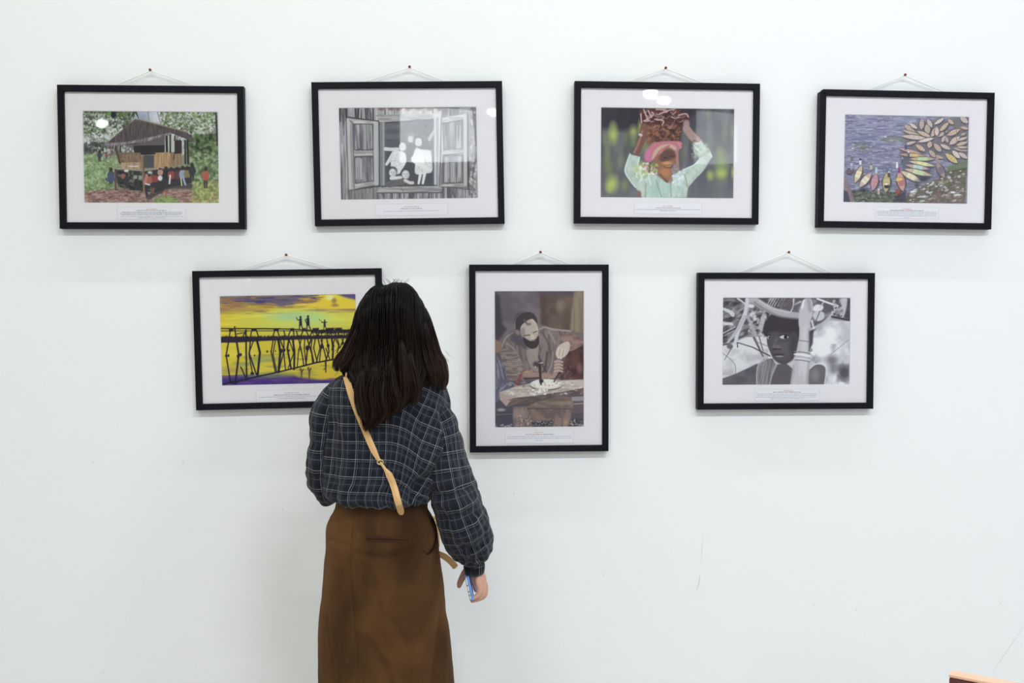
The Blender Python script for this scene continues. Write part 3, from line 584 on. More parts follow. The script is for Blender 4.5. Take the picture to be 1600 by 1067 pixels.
def paint_boats():
    P = Painting((35, 37), (1430, 83), (33, 1020), seed=9)
    P.fill((146, 148, 180), (120, 122, 150))
    P.grain(0, 1500, 0, 1100, 110, 16, (104, 104, 142), .42, .66, .8, 31); P.grain(0, 1500, 0, 1100, 46, 9, (184, 188, 212), .54, .74, .7, 32); P.grain(0, 1500, 180, 420, 240, 34, (112, 114, 158), .5, .7, .6, 33)
    P.scatter(150, 330, 370, 460, 40, 4, 9, [(110, 128, 90), (96, 110, 90)], asp=2.4, rot=-.2); P.scatter(440, 760, 300, 360, 50, 4, 9, [(128, 140, 104), (112, 124, 100)], asp=2.6, rot=0); P.ell(130, 415, 14, 6, (220, 222, 230)); P.ell(492, 292, 14, 7, (225, 225, 235))
    P.poly([(690, 230), (900, 120), (1430, 80), (1420, 580), (1180, 560), (1000, 480), (860, 480), (700, 380)], (112, 108, 112), .85, 30)
    P.poly([(660, 440), (900, 480), (1050, 620), (1020, 720), (880, 800), (700, 700)], (92, 90, 108), .8, 26)
    bank = [(720, 1045), (760, 930), (900, 850), (1080, 780), (1210, 690), (1420, 640), (1400, 1050)]
    P.poly(bank, (112, 106, 92), 1, 10, col2=(88, 90, 70), nz=(70, 30)); P.poly([(1180, 640), (1430, 560), (1420, 650), (1210, 700)], (104, 122, 84), .9, 16); P.poly([(1200, 700), (1415, 650), (1412, 690), (1215, 730)], (70, 90, 50), .9, 8)
    P.scatter(760, 1400, 690, 1040, 620, 4, 11, [(150, 140, 120), (74, 80, 54), (170, 160, 148), (130, 96, 92), (92, 104, 62), (120, 112, 100), (96, 80, 74)], asp=2, rot=-.3, pts=bank); P.scatter(780, 1400, 690, 1040, 80, 5, 12, [(222, 222, 226), (200, 205, 215)], asp=1.8, rot=-.2, pts=bank, a=1)
    P.poly([(1000, 960), (1400, 880), (1400, 1050), (960, 1050)], (140, 104, 104), .35, 40)
    low = [(30, 900), (180, 890), (420, 905), (620, 930), (620, 1040), (30, 1030)]
    P.poly(low, (84, 90, 84), .9, 14); P.scatter(150, 700, 890, 1030, 300, 4, 10, [(110, 124, 84), (60, 66, 60), (140, 146, 120), (76, 84, 66)], asp=2.2, rot=0)
    P.poly([(40, 740), (90, 800), (165, 1020), (110, 1030), (40, 880)], (150, 124, 128), .95); P.poly([(35, 880), (80, 900), (120, 1025), (35, 1025)], (74, 72, 96), .95)
    for i in range(12): P.line([(45 + i * 8, 800 + i * 19), (95 + i * 7, 790 + i * 19)], 6, (104, 84, 92), .8)
    def boat(x0, y0, x1, y1, w, c, ins=None, dk=(84, 70, 76)):
        d = np.array([x1 - x0, y1 - y0], float); L = np.hypot(*d); d /= L; n = np.array([-d[1], d[0]])
        def ring(k, e): return [(x0 + d[0] * L * t + n[0] * w * .5 * k * s_ * math.sin(math.pi * min(1, t + e)) ** .75, y0 + d[1] * L * t + n[1] * w * .5 * k * s_ * math.sin(math.pi * min(1, t + e)) ** .75) for s_ in (1, -1) for t in (np.linspace(.0, 1, 9) if s_ == 1 else np.linspace(1, 0, 9))]
        P.poly([(x + 6, y + 12) for x, y in ring(1.08, 0)], (70, 68, 86), .7, 6); P.poly(ring(1.05, 0), dk, 1, 3)
        P.poly(ring(.8, 0), c, 1, 4)
        if ins: P.poly([(x0 + d[0] * L * t + n[0] * w * .34 * s_, y0 + d[1] * L * t + n[1] * w * .34 * s_) for t, s_ in ((.32, 1), (.72, 1), (.72, -1), (.32, -1))], ins, .95, 5)
        for t in (.3, .5, .7): P.line([(x0 + d[0] * L * t + n[0] * w * .36, y0 + d[1] * L * t + n[1] * w * .36), (x0 + d[0] * L * t - n[0] * w * .36, y0 + d[1] * L * t - n[1] * w * .36)], 4, (140, 112, 104), .6)
    T1, T2, T3 = (204, 184, 172), (192, 168, 154), (216, 200, 188)
    for b in ((700, 160, 830, 250, 70), (760, 145, 850, 205, 50), (900, 95, 895, 215, 74), (960, 100, 1015, 195, 64), (950, 160, 975, 265, 84), (680, 220, 900, 290, 46), (850, 235, 1000, 300, 56), (670, 285, 960, 318, 62), (860, 355, 1040, 315, 50),
              (700, 385, 840, 350, 44), (1075, 185, 1010, 300, 70), (1040, 160, 1150, 90, 50), (1190, 105, 1260, 160, 54), (1070, 300, 1190, 235, 56), (1100, 240, 1200, 140, 60), (1190, 285, 1330, 220, 70), (1070, 195, 1070, 290, 66), (1330, 80, 1420, 150, 70), (1335, 195, 1425, 215, 44), (1340, 285, 1400, 262, 40),
              (1130, 360, 1170, 290, 60), (1170, 300, 1200, 370, 50), (1215, 390, 1330, 300, 80), (1300, 345, 1420, 310, 40), (1290, 400, 1425, 360, 50), (1260, 430, 1425, 465, 44), (835, 385, 945, 460, 62), (1000, 350, 985, 425, 74), (1040, 375, 1125, 470, 74), (1110, 385, 1230, 445, 56), (990, 450, 1060, 530, 64), (1060, 510, 1150, 545, 44), (1250, 460, 1340, 545, 70), (1320, 480, 1425, 550, 60), (1300, 420, 1425, 425, 34)):
        boat(*b, P.r.choice([T1, T2, T3, (206, 176, 150)]))
    P.poly([(1200, 190), (1250, 180), (1260, 215), (1205, 225)], (150, 130, 180), .9); P.line([(1290, 170), (1295, 400)], 8, (160, 110, 90), .8); P.line([(1190, 280), (1330, 225)], 12, (206, 150, 110), .9)
    boat(1170, 490, 1315, 600, 80, (208, 186, 110))
    for b, c, i in (((640, 420, 900, 490, 46), (200, 160, 140), None), ((640, 490, 960, 515, 50), (190, 150, 120), (214, 186, 110)), ((770, 545, 1060, 548, 54), (196, 170, 130), (170, 214, 150)), ((760, 570, 1060, 630, 56), (206, 190, 150), (222, 216, 150)),
                    ((720, 610, 1000, 665, 58), (190, 160, 150), (170, 208, 200)), ((710, 655, 1030, 738, 70), (196, 176, 150), (186, 214, 150)), ((670, 680, 905, 805, 80), (208, 190, 160), (222, 214, 176)), ((60, 690, 150, 650, 70), (110, 90, 100), None),
                    ((235, 610, 160, 805, 84), (206, 176, 150), (228, 220, 170)), ((345, 690, 210, 855, 92), (206, 172, 150), (228, 216, 184)), ((400, 700, 360, 895, 96), (196, 140, 150), (206, 140, 150)), ((520, 690, 510, 920, 104), (190, 170, 110), (196, 184, 110)),
                    ((650, 680, 705, 910, 108), (206, 150, 140), (196, 110, 120)), ((1075, 590, 1170, 765, 90), (170, 140, 130), (120, 110, 130))): boat(*b, c, i)
    P.poly([(620, 760), (690, 755), (695, 785), (625, 795)], (224, 190, 70), 1); P.poly([(615, 890), (660, 880), (690, 960), (640, 985)], (176, 70, 60), .9, 8); P.poly([(610, 960), (740, 900), (740, 1030), (620, 1030)], (60, 56, 70), .8, 12)
    P.ell(520, 850, 30, 22, (40, 38, 44), .9); P.ell(515, 825, 18, 12, (230, 230, 235)); P.ell(940, 775, 60, 26, (50, 48, 66), .8, .6); P.ell(855, 840, 30, 44, (60, 58, 72), .6, .6); P.ell(260, 885, 44, 18, (50, 52, 58), .8, .6)
    for x, y, c, c2 in ((122, 520, (170, 150, 150), (110, 110, 90)), (218, 565, (50, 46, 60), (220, 220, 228)), (340, 620, (120, 96, 90), (196, 190, 120)), (398, 665, (200, 200, 210), (190, 205, 220)), (525, 655, (110, 150, 190), (90, 110, 130)), (630, 610, (220, 220, 228), (225, 225, 235)),
                        (655, 665, (160, 60, 110), (150, 50, 100)), (725, 405, (70, 90, 170), (60, 80, 160)), (757, 490, (200, 215, 235), (70, 90, 150)), (690, 560, (130, 170, 200), (80, 90, 110)), (1083, 560, (190, 150, 130), (180, 130, 110)), (1160, 255, (80, 90, 120), (90, 100, 130)), (430, 905, (225, 225, 230), (200, 170, 150)), (120, 620, (200, 205, 225), (150, 160, 200)), (540, 710, (200, 205, 210), (70, 60, 60)), (705, 600, (100, 110, 140), (90, 100, 130))):
        P.ell(x, y - 22, 10, 12, c); P.poly([(x - 14, y - 12), (x + 14, y - 12), (x + 12, y + 36), (x - 12, y + 36)], c2, .95)
    P.ell(810, 915, 24, 10, (235, 235, 238)); P.ell(1000, 930, 26, 9, (170, 190, 215)); P.ell(1265, 930, 26, 12, (225, 225, 225)); P.ell(1320, 960, 44, 10, (210, 210, 212)); P.line([(845, 960), (840, 1020)], 26, (120, 84, 100), .7)
    return P

def paint_bridge():
    P = Painting((30, 50), (1527, 37), (65, 1045), seed=11)
    P.fill((206, 186, 60), (222, 206, 50))
    P.grain(0, 1600, 0, 470, 420, 40, (236, 220, 70), .4, .7, .8, 41)
    P.ell(950, 330, 560, 130, (206, 222, 120), .8, .7); P.ell(830, 280, 220, 44, (160, 206, 176), .7, .7); P.ell(1080, 300, 120, 70, (180, 216, 150), .6, .7)
    P.poly([(30, 40), (1100, 40), (900, 130), (640, 160), (300, 130), (150, 120), (30, 130)], (104, 92, 130), .9, 26); P.poly([(1300, 30), (1540, 30), (1540, 110), (1400, 70)], (84, 78, 140), .95, 14)
    P.grain(0, 1300, 40, 190, 200, 26, (186, 140, 60), .5, .68, .9, 42); P.grain(0, 1560, 90, 250, 260, 24, (150, 112, 96), .5, .7, .85, 43); P.grain(0, 1300, 40, 150, 120, 18, (70, 66, 130), .52, .7, .8, 44)
    P.poly([(660, 110), (840, 100), (820, 170), (680, 180)], (110, 104, 130), .7, 24); P.poly([(30, 130), (300, 160), (560, 200), (300, 230), (30, 230)], (160, 124, 104), .55, 30)
    P.poly([(1100, 120), (1180, 70), (1280, 50), (1390, 90), (1530, 110), (1530, 180), (1300, 200), (1100, 190), (980, 170)], (240, 208, 60), .9, 18, sm=True); P.ell(1245, 75, 44, 26, (255, 244, 170), .95, .6); P.ell(1290, 110, 26, 30, (140, 118, 80), .8, .5); P.ell(1300, 160, 40, 16, (140, 110, 90), .7, .5)
    P.line([(760, 165), (900, 150), (1100, 140)], 10, (236, 196, 110), .8, 6, sm=True); P.line([(900, 85), (1020, 92), (1120, 100)], 9, (236, 190, 110), .7, 5); P.line([(540, 130), (640, 145)], 8, (226, 170, 90), .7); P.line([(1100, 210), (1530, 220)], 26, (160, 130, 110), .6, 14)
    # water
    P.poly([(20, 540), (1600, 500), (1600, 1060), (20, 1060)], (214, 198, 62), 1, 6); P.grain(40, 1540, 540, 900, 300, 50, (230, 214, 90), .45, .7, .7, 45); P.grain(40, 1540, 700, 940, 240, 40, (150, 150, 90), .52, .72, .7, 46)
    P.ell(450, 790, 180, 22, (150, 176, 120), .5, .7, -.2); P.ell(160, 870, 120, 30, (180, 150, 90), .6, .7)
    P.poly([(50, 950), (300, 930), (600, 955), (860, 940), (1100, 985), (1300, 990), (1540, 960), (1540, 1055), (50, 1055)], (66, 44, 140), .95, 20); P.grain(40, 1540, 930, 1055, 160, 26, (110, 76, 140), .5, .7, .8, 47); P.poly([(250, 940), (600, 900), (860, 920), (700, 965), (400, 970)], (90, 110, 120), .6, 22)
    P.poly([(860, 930), (1080, 920), (1240, 960), (1120, 985), (900, 960)], (200, 190, 70), .7, 18); P.poly([(1040, 950), (1300, 910), (1320, 970), (1160, 990)], (226, 196, 60), .8, 16)
    B = (30, 24, 46)
    # far shore and deck of the bridge
    P.poly([(40, 505), (260, 500), (640, 508), (1000, 500), (1480, 495), (1480, 532), (900, 540), (500, 552), (220, 566), (48, 566)], (46, 34, 58), 1, 5); P.scatter(50, 1480, 498, 515, 160, 5, 10, [B, (60, 44, 60)], rot=0)
    P.line([(45, 408), (420, 414), (760, 420), (1060, 438), (1490, 446)], 12, B); P.line([(45, 434), (430, 438), (760, 440), (1100, 450), (1490, 458)], 9, B, .9); P.line([(210, 410), (700, 416)], 9, B); P.line([(220, 470), (320, 455)], 10, B)
    P.line([(198, 390), (212, 500)], 14, B)
    for x, w in ((160, 50), (412, 62), (655, 60), (830, 44), (960, 40), (1090, 70), (1250, 90), (1340, 80)): P.poly([(x - w / 2, 415), (x + w / 2, 412), (x + w / 2 - 4, 440), (x - w / 2 + 4, 442)], B, .95, 5)
    P.scatter(1050, 1490, 436, 470, 90, 5, 11, [B], rot=0)
    for x0, x1, y0 in ((150, 140, 440), (320, 290, 440), (385, 372, 440), (440, 460, 440), (640, 620, 430), (665, 690, 430), (740, 752, 440), (810, 790, 440), (846, 850, 440), (880, 890, 450), (950, 930, 440), (985, 1010, 440), (1050, 1030, 450), (1085, 1110, 450), (1130, 1120, 450), (1200, 1230, 450), (1250, 1270, 450), (1300, 1320, 450), (1350, 1340, 450), (1400, 1410, 450), (1450, 1440, 450)):
        P.line([(x0, y0), (x1, 500)], 12, B)
    for x in range(1040, 1480, 46): P.line([(x, 450), (x + 26, 490)], 8, B, .9)
    # piles and their mirror image
    for q, w in (([(132, 560), (108, 705), (158, 1010)], 15), ([(222, 560), (246, 700), (210, 1030)], 20), ([(322, 430), (328, 700), (336, 985)], 18), ([(405, 550), (356, 690), (400, 920)], 12), ([(372, 550), (362, 690), (440, 920)], 15), ([(445, 545), (478, 680), (455, 930)], 24), ([(270, 840), (325, 960)], 14),
                 ([(622, 540), (602, 680), (650, 900)], 13), ([(648, 540), (622, 700), (665, 900)], 12), ([(680, 540), (702, 680), (685, 900)], 26), ([(700, 540), (745, 660), (690, 870)], 13), ([(742, 540), (740, 680), (762, 880)], 12), ([(795, 540), (780, 640), (822, 860)], 20), ([(840, 540), (858, 700), (855, 870)], 22),
                 ([(800, 545), (850, 690), (790, 860)], 11), ([(930, 540), (900, 700), (890, 850)], 11), ([(905, 540), (950, 740), (962, 840)], 13), ([(970, 540), (965, 640), (990, 830)], 12), ([(1040, 540), (1000, 660), (985, 830)], 15), ([(1000, 540), (1050, 700), (1060, 800)], 14), ([(1050, 545), (1040, 640), (1075, 800)], 12),
                 ([(1085, 540), (1070, 640), (1110, 790)], 13), ([(1120, 540), (1140, 640), (1100, 800)], 13), ([(1165, 540), (1150, 640), (1135, 790)], 12), ([(1150, 545), (1180, 640), (1215, 780)], 13), ([(1215, 540), (1240, 680), (1200, 790)], 14), ([(1205, 640), (1250, 770)], 11), ([(1270, 535), (1285, 650), (1280, 770)], 20), ([(1300, 540), (1270, 660)], 11), ([(1330, 540), (1350, 600), (1330, 690)], 12), ([(1310, 540), (1360, 640)], 11), ([(1400, 535), (1360, 640)], 12), ([(1380, 540), (1420, 620)], 11), ([(1450, 535), (1410, 640)], 12), ([(1430, 535), (1460, 610)], 11)):
        P.line(q, w, B, .95)
    for x, y, r in ((108, 710, 12), (132, 710, 12), (240, 718, 16), (266, 702, 14), (420, 712, 8), (558, 670, 10), (600, 668, 8), (650, 665, 7), (715, 664, 18), (745, 655, 14), (800, 660, 9), (860, 655, 9), (905, 655, 8), (930, 650, 10), (1000, 635, 22), (1160, 620, 20), (1230, 612, 16), (1285, 615, 14), (1390, 590, 12)): P.ell(x, y, r, r * 1.3, B, .95)
    P.line([(70, 1030), (330, 975), (660, 905), (900, 850), (1100, 800), (1300, 765)], 16, B, .95); P.line([(200, 1015), (480, 940), (760, 885), (1000, 820), (1200, 785)], 8, B, .9); P.line([(330, 985), (400, 955)], 10, B); P.ell(190, 1010, 50, 18, B, .8); P.ell(395, 912, 22, 18, B, .9)
    # three walkers
    def walker(x, y, s_, arm):
        P.ell(x, y, 11 * s_, 13 * s_, B); P.poly([(x - 14 * s_, y + 14 * s_), (x + 12 * s_, y + 14 * s_), (x + 18 * s_, y + 90 * s_), (x - 16 * s_, y + 98 * s_)], (36, 34, 62), 1, 4)
        P.line([(x - 6 * s_, y + 90 * s_), (x - 14 * s_, y + 138 * s_)], 11 * s_, B); P.line([(x + 8 * s_, y + 90 * s_), (x + 26 * s_, y + 132 * s_)], 11 * s_, B); P.line([(x - 10 * s_, y + 26 * s_), (x - 30 * s_, y + 34 * s_), arm], 8 * s_, B)
    walker(922, 290, 1, (876, 294)); walker(1004, 284, 1.06, (992, 370)); walker(1188, 330, .74, (1155, 350)); P.line([(1125, 316), (1170, 352)], 5, B, .8); P.line([(1195, 350), (1210, 348)], 8, B)
    for x, y in ((940, 870), (1025, 860)): P.line([(x - 12, y), (x, y + 40), (x - 2, y + 110)], 26, (110, 84, 60), .9, w2=16); P.line([(x + 18, y), (x + 6, y + 30)], 9, B)
    P.line([(1204, 800), (1206, 910)], 20, B, .9, w2=10); P.line([(1180, 880), (1206, 860)], 8, B)
    return P

def paint_craftsman():
    # painted in photograph pixels times ten, offset (768, 450)
    P = Painting((50, 52), (1446, 43), (52, 2178), wide=190, tall=290, seed=13)
    P.fill((104, 96, 104), (92, 82, 88))
    P.grain(0, 1500, 0, 1000, 260, 200, (126, 116, 122), .4, .7, .8, 51); P.poly([(760, 40), (1450, 40), (1450, 700), (1100, 680), (780, 560)], (116, 96, 84), .95, 26, col2=(96, 78, 70), nz=(200, 180))
    P.poly([(700, 40), (1290, 40), (1280, 110), (760, 130)], (88, 78, 90), .8, 30); P.ell(1080, 280, 60, 90, (156, 140, 128), .7, .7); P.ell(1190, 420, 90, 130, (90, 72, 60), .6, .7)
    P.poly([(1300, 40), (1450, 40), (1450, 700), (1230, 690), (1250, 400)], (148, 132, 112), .95, 20); P.grain(1250, 1450, 40, 700, 24, 500, (120, 102, 84), .5, .7, .8, 52); P.poly([(760, 120), (850, 100), (880, 600), (780, 560)], (88, 68, 66), .8, 26)
    P.poly([(50, 50), (130, 120), (170, 560), (240, 640), (60, 900), (50, 900)], (66, 56, 68), .9, 26)
    P.poly([(1180, 1000), (1450, 880), (1450, 1560), (1050, 1560)], (104, 66, 62), 1, 20, col2=(72, 44, 46), nz=(130, 130)); P.ell(1380, 1250, 40, 80, (150, 110, 100), .7, .7); P.scatter(1050, 1260, 1200, 1500, 60, 10, 24, [(120, 92, 88), (70, 48, 50)])
    P.poly([(50, 780), (150, 860), (150, 1000), (50, 1010)], (150, 118, 98), .9, 14)
    # lower background
    P.poly([(50, 1750), (1450, 1700), (1450, 2190), (50, 2190)], (86, 78, 92), 1, 10); P.poly([(50, 1940), (360, 1920), (360, 2190), (50, 2190)], (72, 70, 86), .95, 14); P.line([(60, 1975), (330, 1965)], 8, (150, 150, 156), .7)
    P.poly([(1250, 1700), (1450, 1690), (1450, 1760), (1260, 1770)], (170, 164, 166), .8, 8); P.poly([(1250, 1780), (1450, 1770), (1450, 1950), (1250, 1960)], (112, 88, 96), .9, 12); P.line([(1290, 1812), (1450, 1800)], 9, (205, 200, 200), .9)
    P.poly([(600, 2090), (1450, 2040), (1450, 2190), (600, 2190)], (70, 64, 70), .95, 12); P.scatter(620, 1440, 2060, 2180, 170, 6, 13, [(190, 186, 186), (50, 46, 50), (130, 122, 124)], asp=1.3); P.scatter(60, 340, 2130, 2180, 20, 6, 12, [(160, 156, 160)])
    # legs and tunic hem
    P.poly([(340, 1860), (560, 1850), (600, 2040), (640, 2185), (360, 2185), (330, 2000)], (150, 132, 124), 1, 14, col2=(120, 100, 98), nz=(70, 140)); P.poly([(1020, 1850), (1270, 1870), (1230, 2080), (1170, 2185), (950, 2185), (980, 2020)], (138, 118, 114), 1, 14, col2=(108, 90, 92), nz=(80, 160))
    P.ell(1160, 2110, 40, 60, (176, 146, 110), .7, .7); P.scatter(380, 620, 2000, 2170, 50, 5, 11, [(196, 182, 176), (100, 84, 82)])
    P.poly([(560, 1850), (1020, 1860), (960, 2060), (640, 2070)], (110, 92, 88), .95, 20, col2=(140, 120, 106), nz=(90, 90)); P.poly([(540, 1800), (720, 1760), (860, 1850), (560, 1900)], (104, 88, 66), .7, 24)
    # tunic
    body = [(150, 930), (230, 760), (360, 690), (500, 720), (740, 620), (850, 590), (960, 630), (1240, 660), (1300, 700), (1200, 860), (1060, 960), (1040, 1300), (900, 1420), (480, 1430), (260, 1420), (170, 1150)]
    P.poly(body, (138, 124, 122), 1, 10, sm=True, col2=(112, 98, 98), nz=(50, 200))
    for q, w, c in (([(760, 640), (840, 610), (950, 640), (1240, 670)], 26, (176, 164, 154)), ([(160, 920), (230, 770), (340, 700)], 16, (178, 168, 162)), ([(1060, 680), (1100, 760)], 20, (86, 74, 76)), ([(1150, 690), (1190, 780)], 18, (90, 78, 80)), ([(800, 700), (900, 900), (960, 1180)], 26, (98, 84, 86)), ([(900, 680), (1000, 860)], 24, (166, 150, 144)),
                    ([(300, 800), (420, 900), (480, 1150)], 26, (100, 88, 92)), ([(240, 860), (360, 960), (400, 1080)], 22, (164, 150, 148)), ([(190, 960), (330, 1040)], 18, (100, 88, 90)), ([(540, 1100), (640, 1250), (700, 1340)], 26, (104, 92, 92)), ([(740, 900), (740, 1060), (850, 1300)], 26, (80, 70, 74)), ([(720, 800), (760, 960)], 30, (92, 80, 82)),
                    ([(870, 1000), (840, 1240), (780, 1340)], 30, (78, 68, 70)), ([(960, 1000), (940, 1200), (880, 1320)], 20, (170, 156, 150)), ([(580, 960), (700, 1080), (720, 1180)], 36, (168, 154, 148)), ([(640, 1180), (600, 1280)], 30, (120, 108, 112))):
        P.line(q, w, c, .8, 9, sm=True)
    P.poly([(540, 940), (600, 920), (700, 1050), (730, 1300), (600, 1220)], (160, 144, 138), .9, 12, sm=True); P.poly([(600, 930), (730, 860), (740, 960), (710, 1080)], (166, 148, 140), .9, 12, sm=True)
    P.poly([(150, 960), (330, 980), (440, 1080), (520, 1300), (460, 1420), (280, 1430), (200, 1300), (160, 1120)], (146, 132, 126), 1, 12, sm=True, col2=(110, 98, 96), nz=(90, 26))
    for k in range(9): P.line([(210 + k * 16, 1060 + k * 36), (330 + k * 14, 1090 + k * 30), (430 + k * 8, 1050 + k * 34)], 9, (186, 174, 166), .6, 6, sm=True)
    # other figure at the left
    P.poly([(50, 1080), (130, 1130), (210, 1240), (240, 1420), (360, 1500), (380, 1560), (220, 1640), (60, 1800), (50, 1800)], (122, 122, 140), 1, 12, sm=True, col2=(96, 92, 110), nz=(60, 120))
    for q in ([(120, 1140), (150, 1250), (190, 1420)], [(90, 1180), (110, 1400)], [(240, 1500), (340, 1490), (430, 1560)], [(120, 1600), (220, 1520)]): P.line(q, 14, (176, 178, 192), .7, 7, sm=True)
    P.line([(500, 1300), (440, 1400), (370, 1520)], 40, (146, 66, 70), .85, 12)
    # forearm, hands
    P.line([(520, 1340), (700, 1360), (900, 1370)], 84, (160, 136, 122), 1, 8); P.line([(530, 1310), (640, 1290)], 24, (196, 160, 110), .7, 10); P.line([(520, 1416), (760, 1400)], 26, (66, 50, 52), .9, 8)
    P.poly([(880, 1400), (960, 1340), (1000, 1160), (1040, 1130), (1090, 1180), (1070, 1280), (1000, 1400)], (164, 140, 128), 1, 8, sm=True)
    for y in (1140, 1190, 1240, 1290): P.line([(990, y + 10), (1050, y - 6), (1110, y + 14)], 30, (186, 164, 152), 1, 6, sm=True); P.line([(1000, y + 30), (1090, y + 26)], 6, (100, 80, 78), .7)
    P.poly([(1060, 760), (1250, 700), (1400, 780), (1440, 860), (1300, 960), (1210, 980), (1190, 900)], (156, 128, 118), 1, 10, sm=True, col2=(122, 94, 88), nz=(120, 60)); P.poly([(1030, 930), (1090, 870), (1200, 830), (1230, 900), (1200, 1010), (1130, 1080), (1060, 1100), (1010, 1040)], (200, 184, 172), 1, 8, sm=True)
    for q in ([(1050, 940), (1020, 1020), (1050, 1090)], [(1100, 950), (1080, 1040), (1090, 1100)], [(1150, 960), (1130, 1060)]): P.line(q, 26, (212, 196, 184), 1, 6, sm=True)
    for q in ([(1080, 960), (1060, 1060)], [(1130, 970), (1110, 1070)]): P.line(q, 8, (120, 98, 92), .7)
    # head
    P.ell(540, 520, 180, 150, (72, 64, 68), 1, .08, .35); P.poly([(380, 500), (420, 420), (540, 370), (660, 400), (710, 520), (700, 640), (560, 600), (450, 680), (380, 640)], (66, 60, 64), 1, 8, sm=True)
    P.poly([(460, 600), (540, 520), (640, 480), (700, 560), (730, 680), (720, 760), (640, 830), (520, 810), (460, 700)], (184, 170, 160), 1, 8, sm=True); P.line([(520, 500), (560, 560), (600, 560)], 36, (104, 92, 92), .8, 10, sm=True); P.line([(640, 500), (700, 560), (720, 660)], 26, (206, 194, 184), .7, 9, sm=True)
    P.poly([(300, 730), (400, 690), (480, 760), (540, 880), (560, 960), (440, 900), (330, 820)], (86, 82, 90), .95, 22, sm=True); P.poly([(470, 640), (510, 620), (530, 740), (500, 790), (465, 720)], (140, 126, 122), .8, 16, sm=True); P.poly([(490, 770), (560, 800), (620, 826), (690, 800), (735, 740), (742, 850), (705, 925), (620, 945), (535, 890)], (58, 52, 58), 1, 9, sm=True); P.ell(690, 815, 40, 16, (66, 58, 62), .8, .5, -.4); P.line([(520, 740), (600, 730)], 18, (92, 78, 78), .9); P.line([(650, 700), (710, 670)], 16, (92, 78, 78), .9); P.poly([(620, 720), (670, 740), (670, 790), (620, 790)], (202, 188, 176), 1, 6, sm=True); P.ell(650, 815, 36, 9, (150, 110, 104), .9); P.ell(410, 690, 30, 44, (150, 134, 128), .8, .3); P.line([(370, 620), (372, 500), (450, 400), (580, 365)], 7, (190, 176, 170), .6, 5, sm=True)
    # plank table, plate and drill
    P.poly([(120, 1630), (360, 1540), (640, 1480), (1050, 1440), (1450, 1425), (1450, 1560), (1100, 1620), (700, 1680), (330, 1720)], (196, 188, 178), 1, 8, col2=(176, 166, 158), nz=(160, 30)); P.poly([(120, 1630), (330, 1720), (270, 1800), (230, 1850), (130, 1740)], (178, 160, 152), 1, 8); P.poly([(330, 1720), (700, 1680), (1100, 1620), (1450, 1560), (1450, 1640), (1150, 1680), (800, 1750), (500, 1790), (230, 1850)], (122, 106, 100), 1, 8, col2=(94, 80, 80), nz=(90, 30))
    P.poly([(560, 1860), (700, 1780), (1100, 1700), (1240, 1700), (1280, 1800), (1270, 1900), (1200, 1880), (900, 1880)], (146, 128, 114), 1, 10, col2=(116, 98, 92), nz=(160, 50)); P.line([(560, 1880), (900, 1880), (1260, 1890)], 14, (80, 68, 70), .8, 8); P.ell(290, 1745, 30, 8, (150, 60, 62), .8); P.ell(1420, 1600, 50, 30, (140, 80, 84), .6, .6); P.ell(150, 1900, 60, 22, (190, 188, 190), .8, .5)
    P.scatter(240, 1420, 1460, 1660, 90, 5, 12, [(220, 214, 206), (160, 148, 142)], asp=2.4, rot=-.12)
    P.ell(850, 1520, 250, 84, (120, 108, 100), 1, .06); P.ell(855, 1500, 250, 80, (214, 206, 196), 1, .05); P.ell(855, 1488, 232, 66, (228, 222, 212), 1, .08); P.scatter(620, 1080, 1440, 1530, 26, 7, 14, [(170, 158, 150), (240, 236, 230)], asp=1.6)
    for i in range(26): P.ell(P.r.uniform(600, 880), P.r.uniform(1600, 1660) if i % 3 else 1590, P.r.uniform(14, 28), P.r.uniform(10, 20), P.r.choice([(240, 238, 234), (222, 216, 210), (180, 168, 160)]), .95)
    P.scatter(250, 340, 1620, 1660, 14, 8, 14, [(235, 232, 228), (190, 180, 174)])
    P.line([(752, 1160), (770, 1480), (780, 1510)], 44, (62, 50, 52), 1, 6, w2=18); P.line([(740, 1170), (800, 1165)], 22, (190, 178, 172), .9); P.ell(780, 1450, 34, 30, (56, 44, 46), 1); P.ell(700, 1190, 50, 44, (56, 48, 52), .85, .5); P.ell(685, 1230, 14, 18, (196, 190, 188), .8); P.line([(1060, 1320), (1000, 1420), (980, 1460)], 24, (66, 52, 54), .9, 6); P.ell(1040, 1440, 40, 28, (170, 160, 154), .7, .4); P.line([(500, 1440), (500, 1530)], 44, (136, 116, 124), .8, 10)
    return P

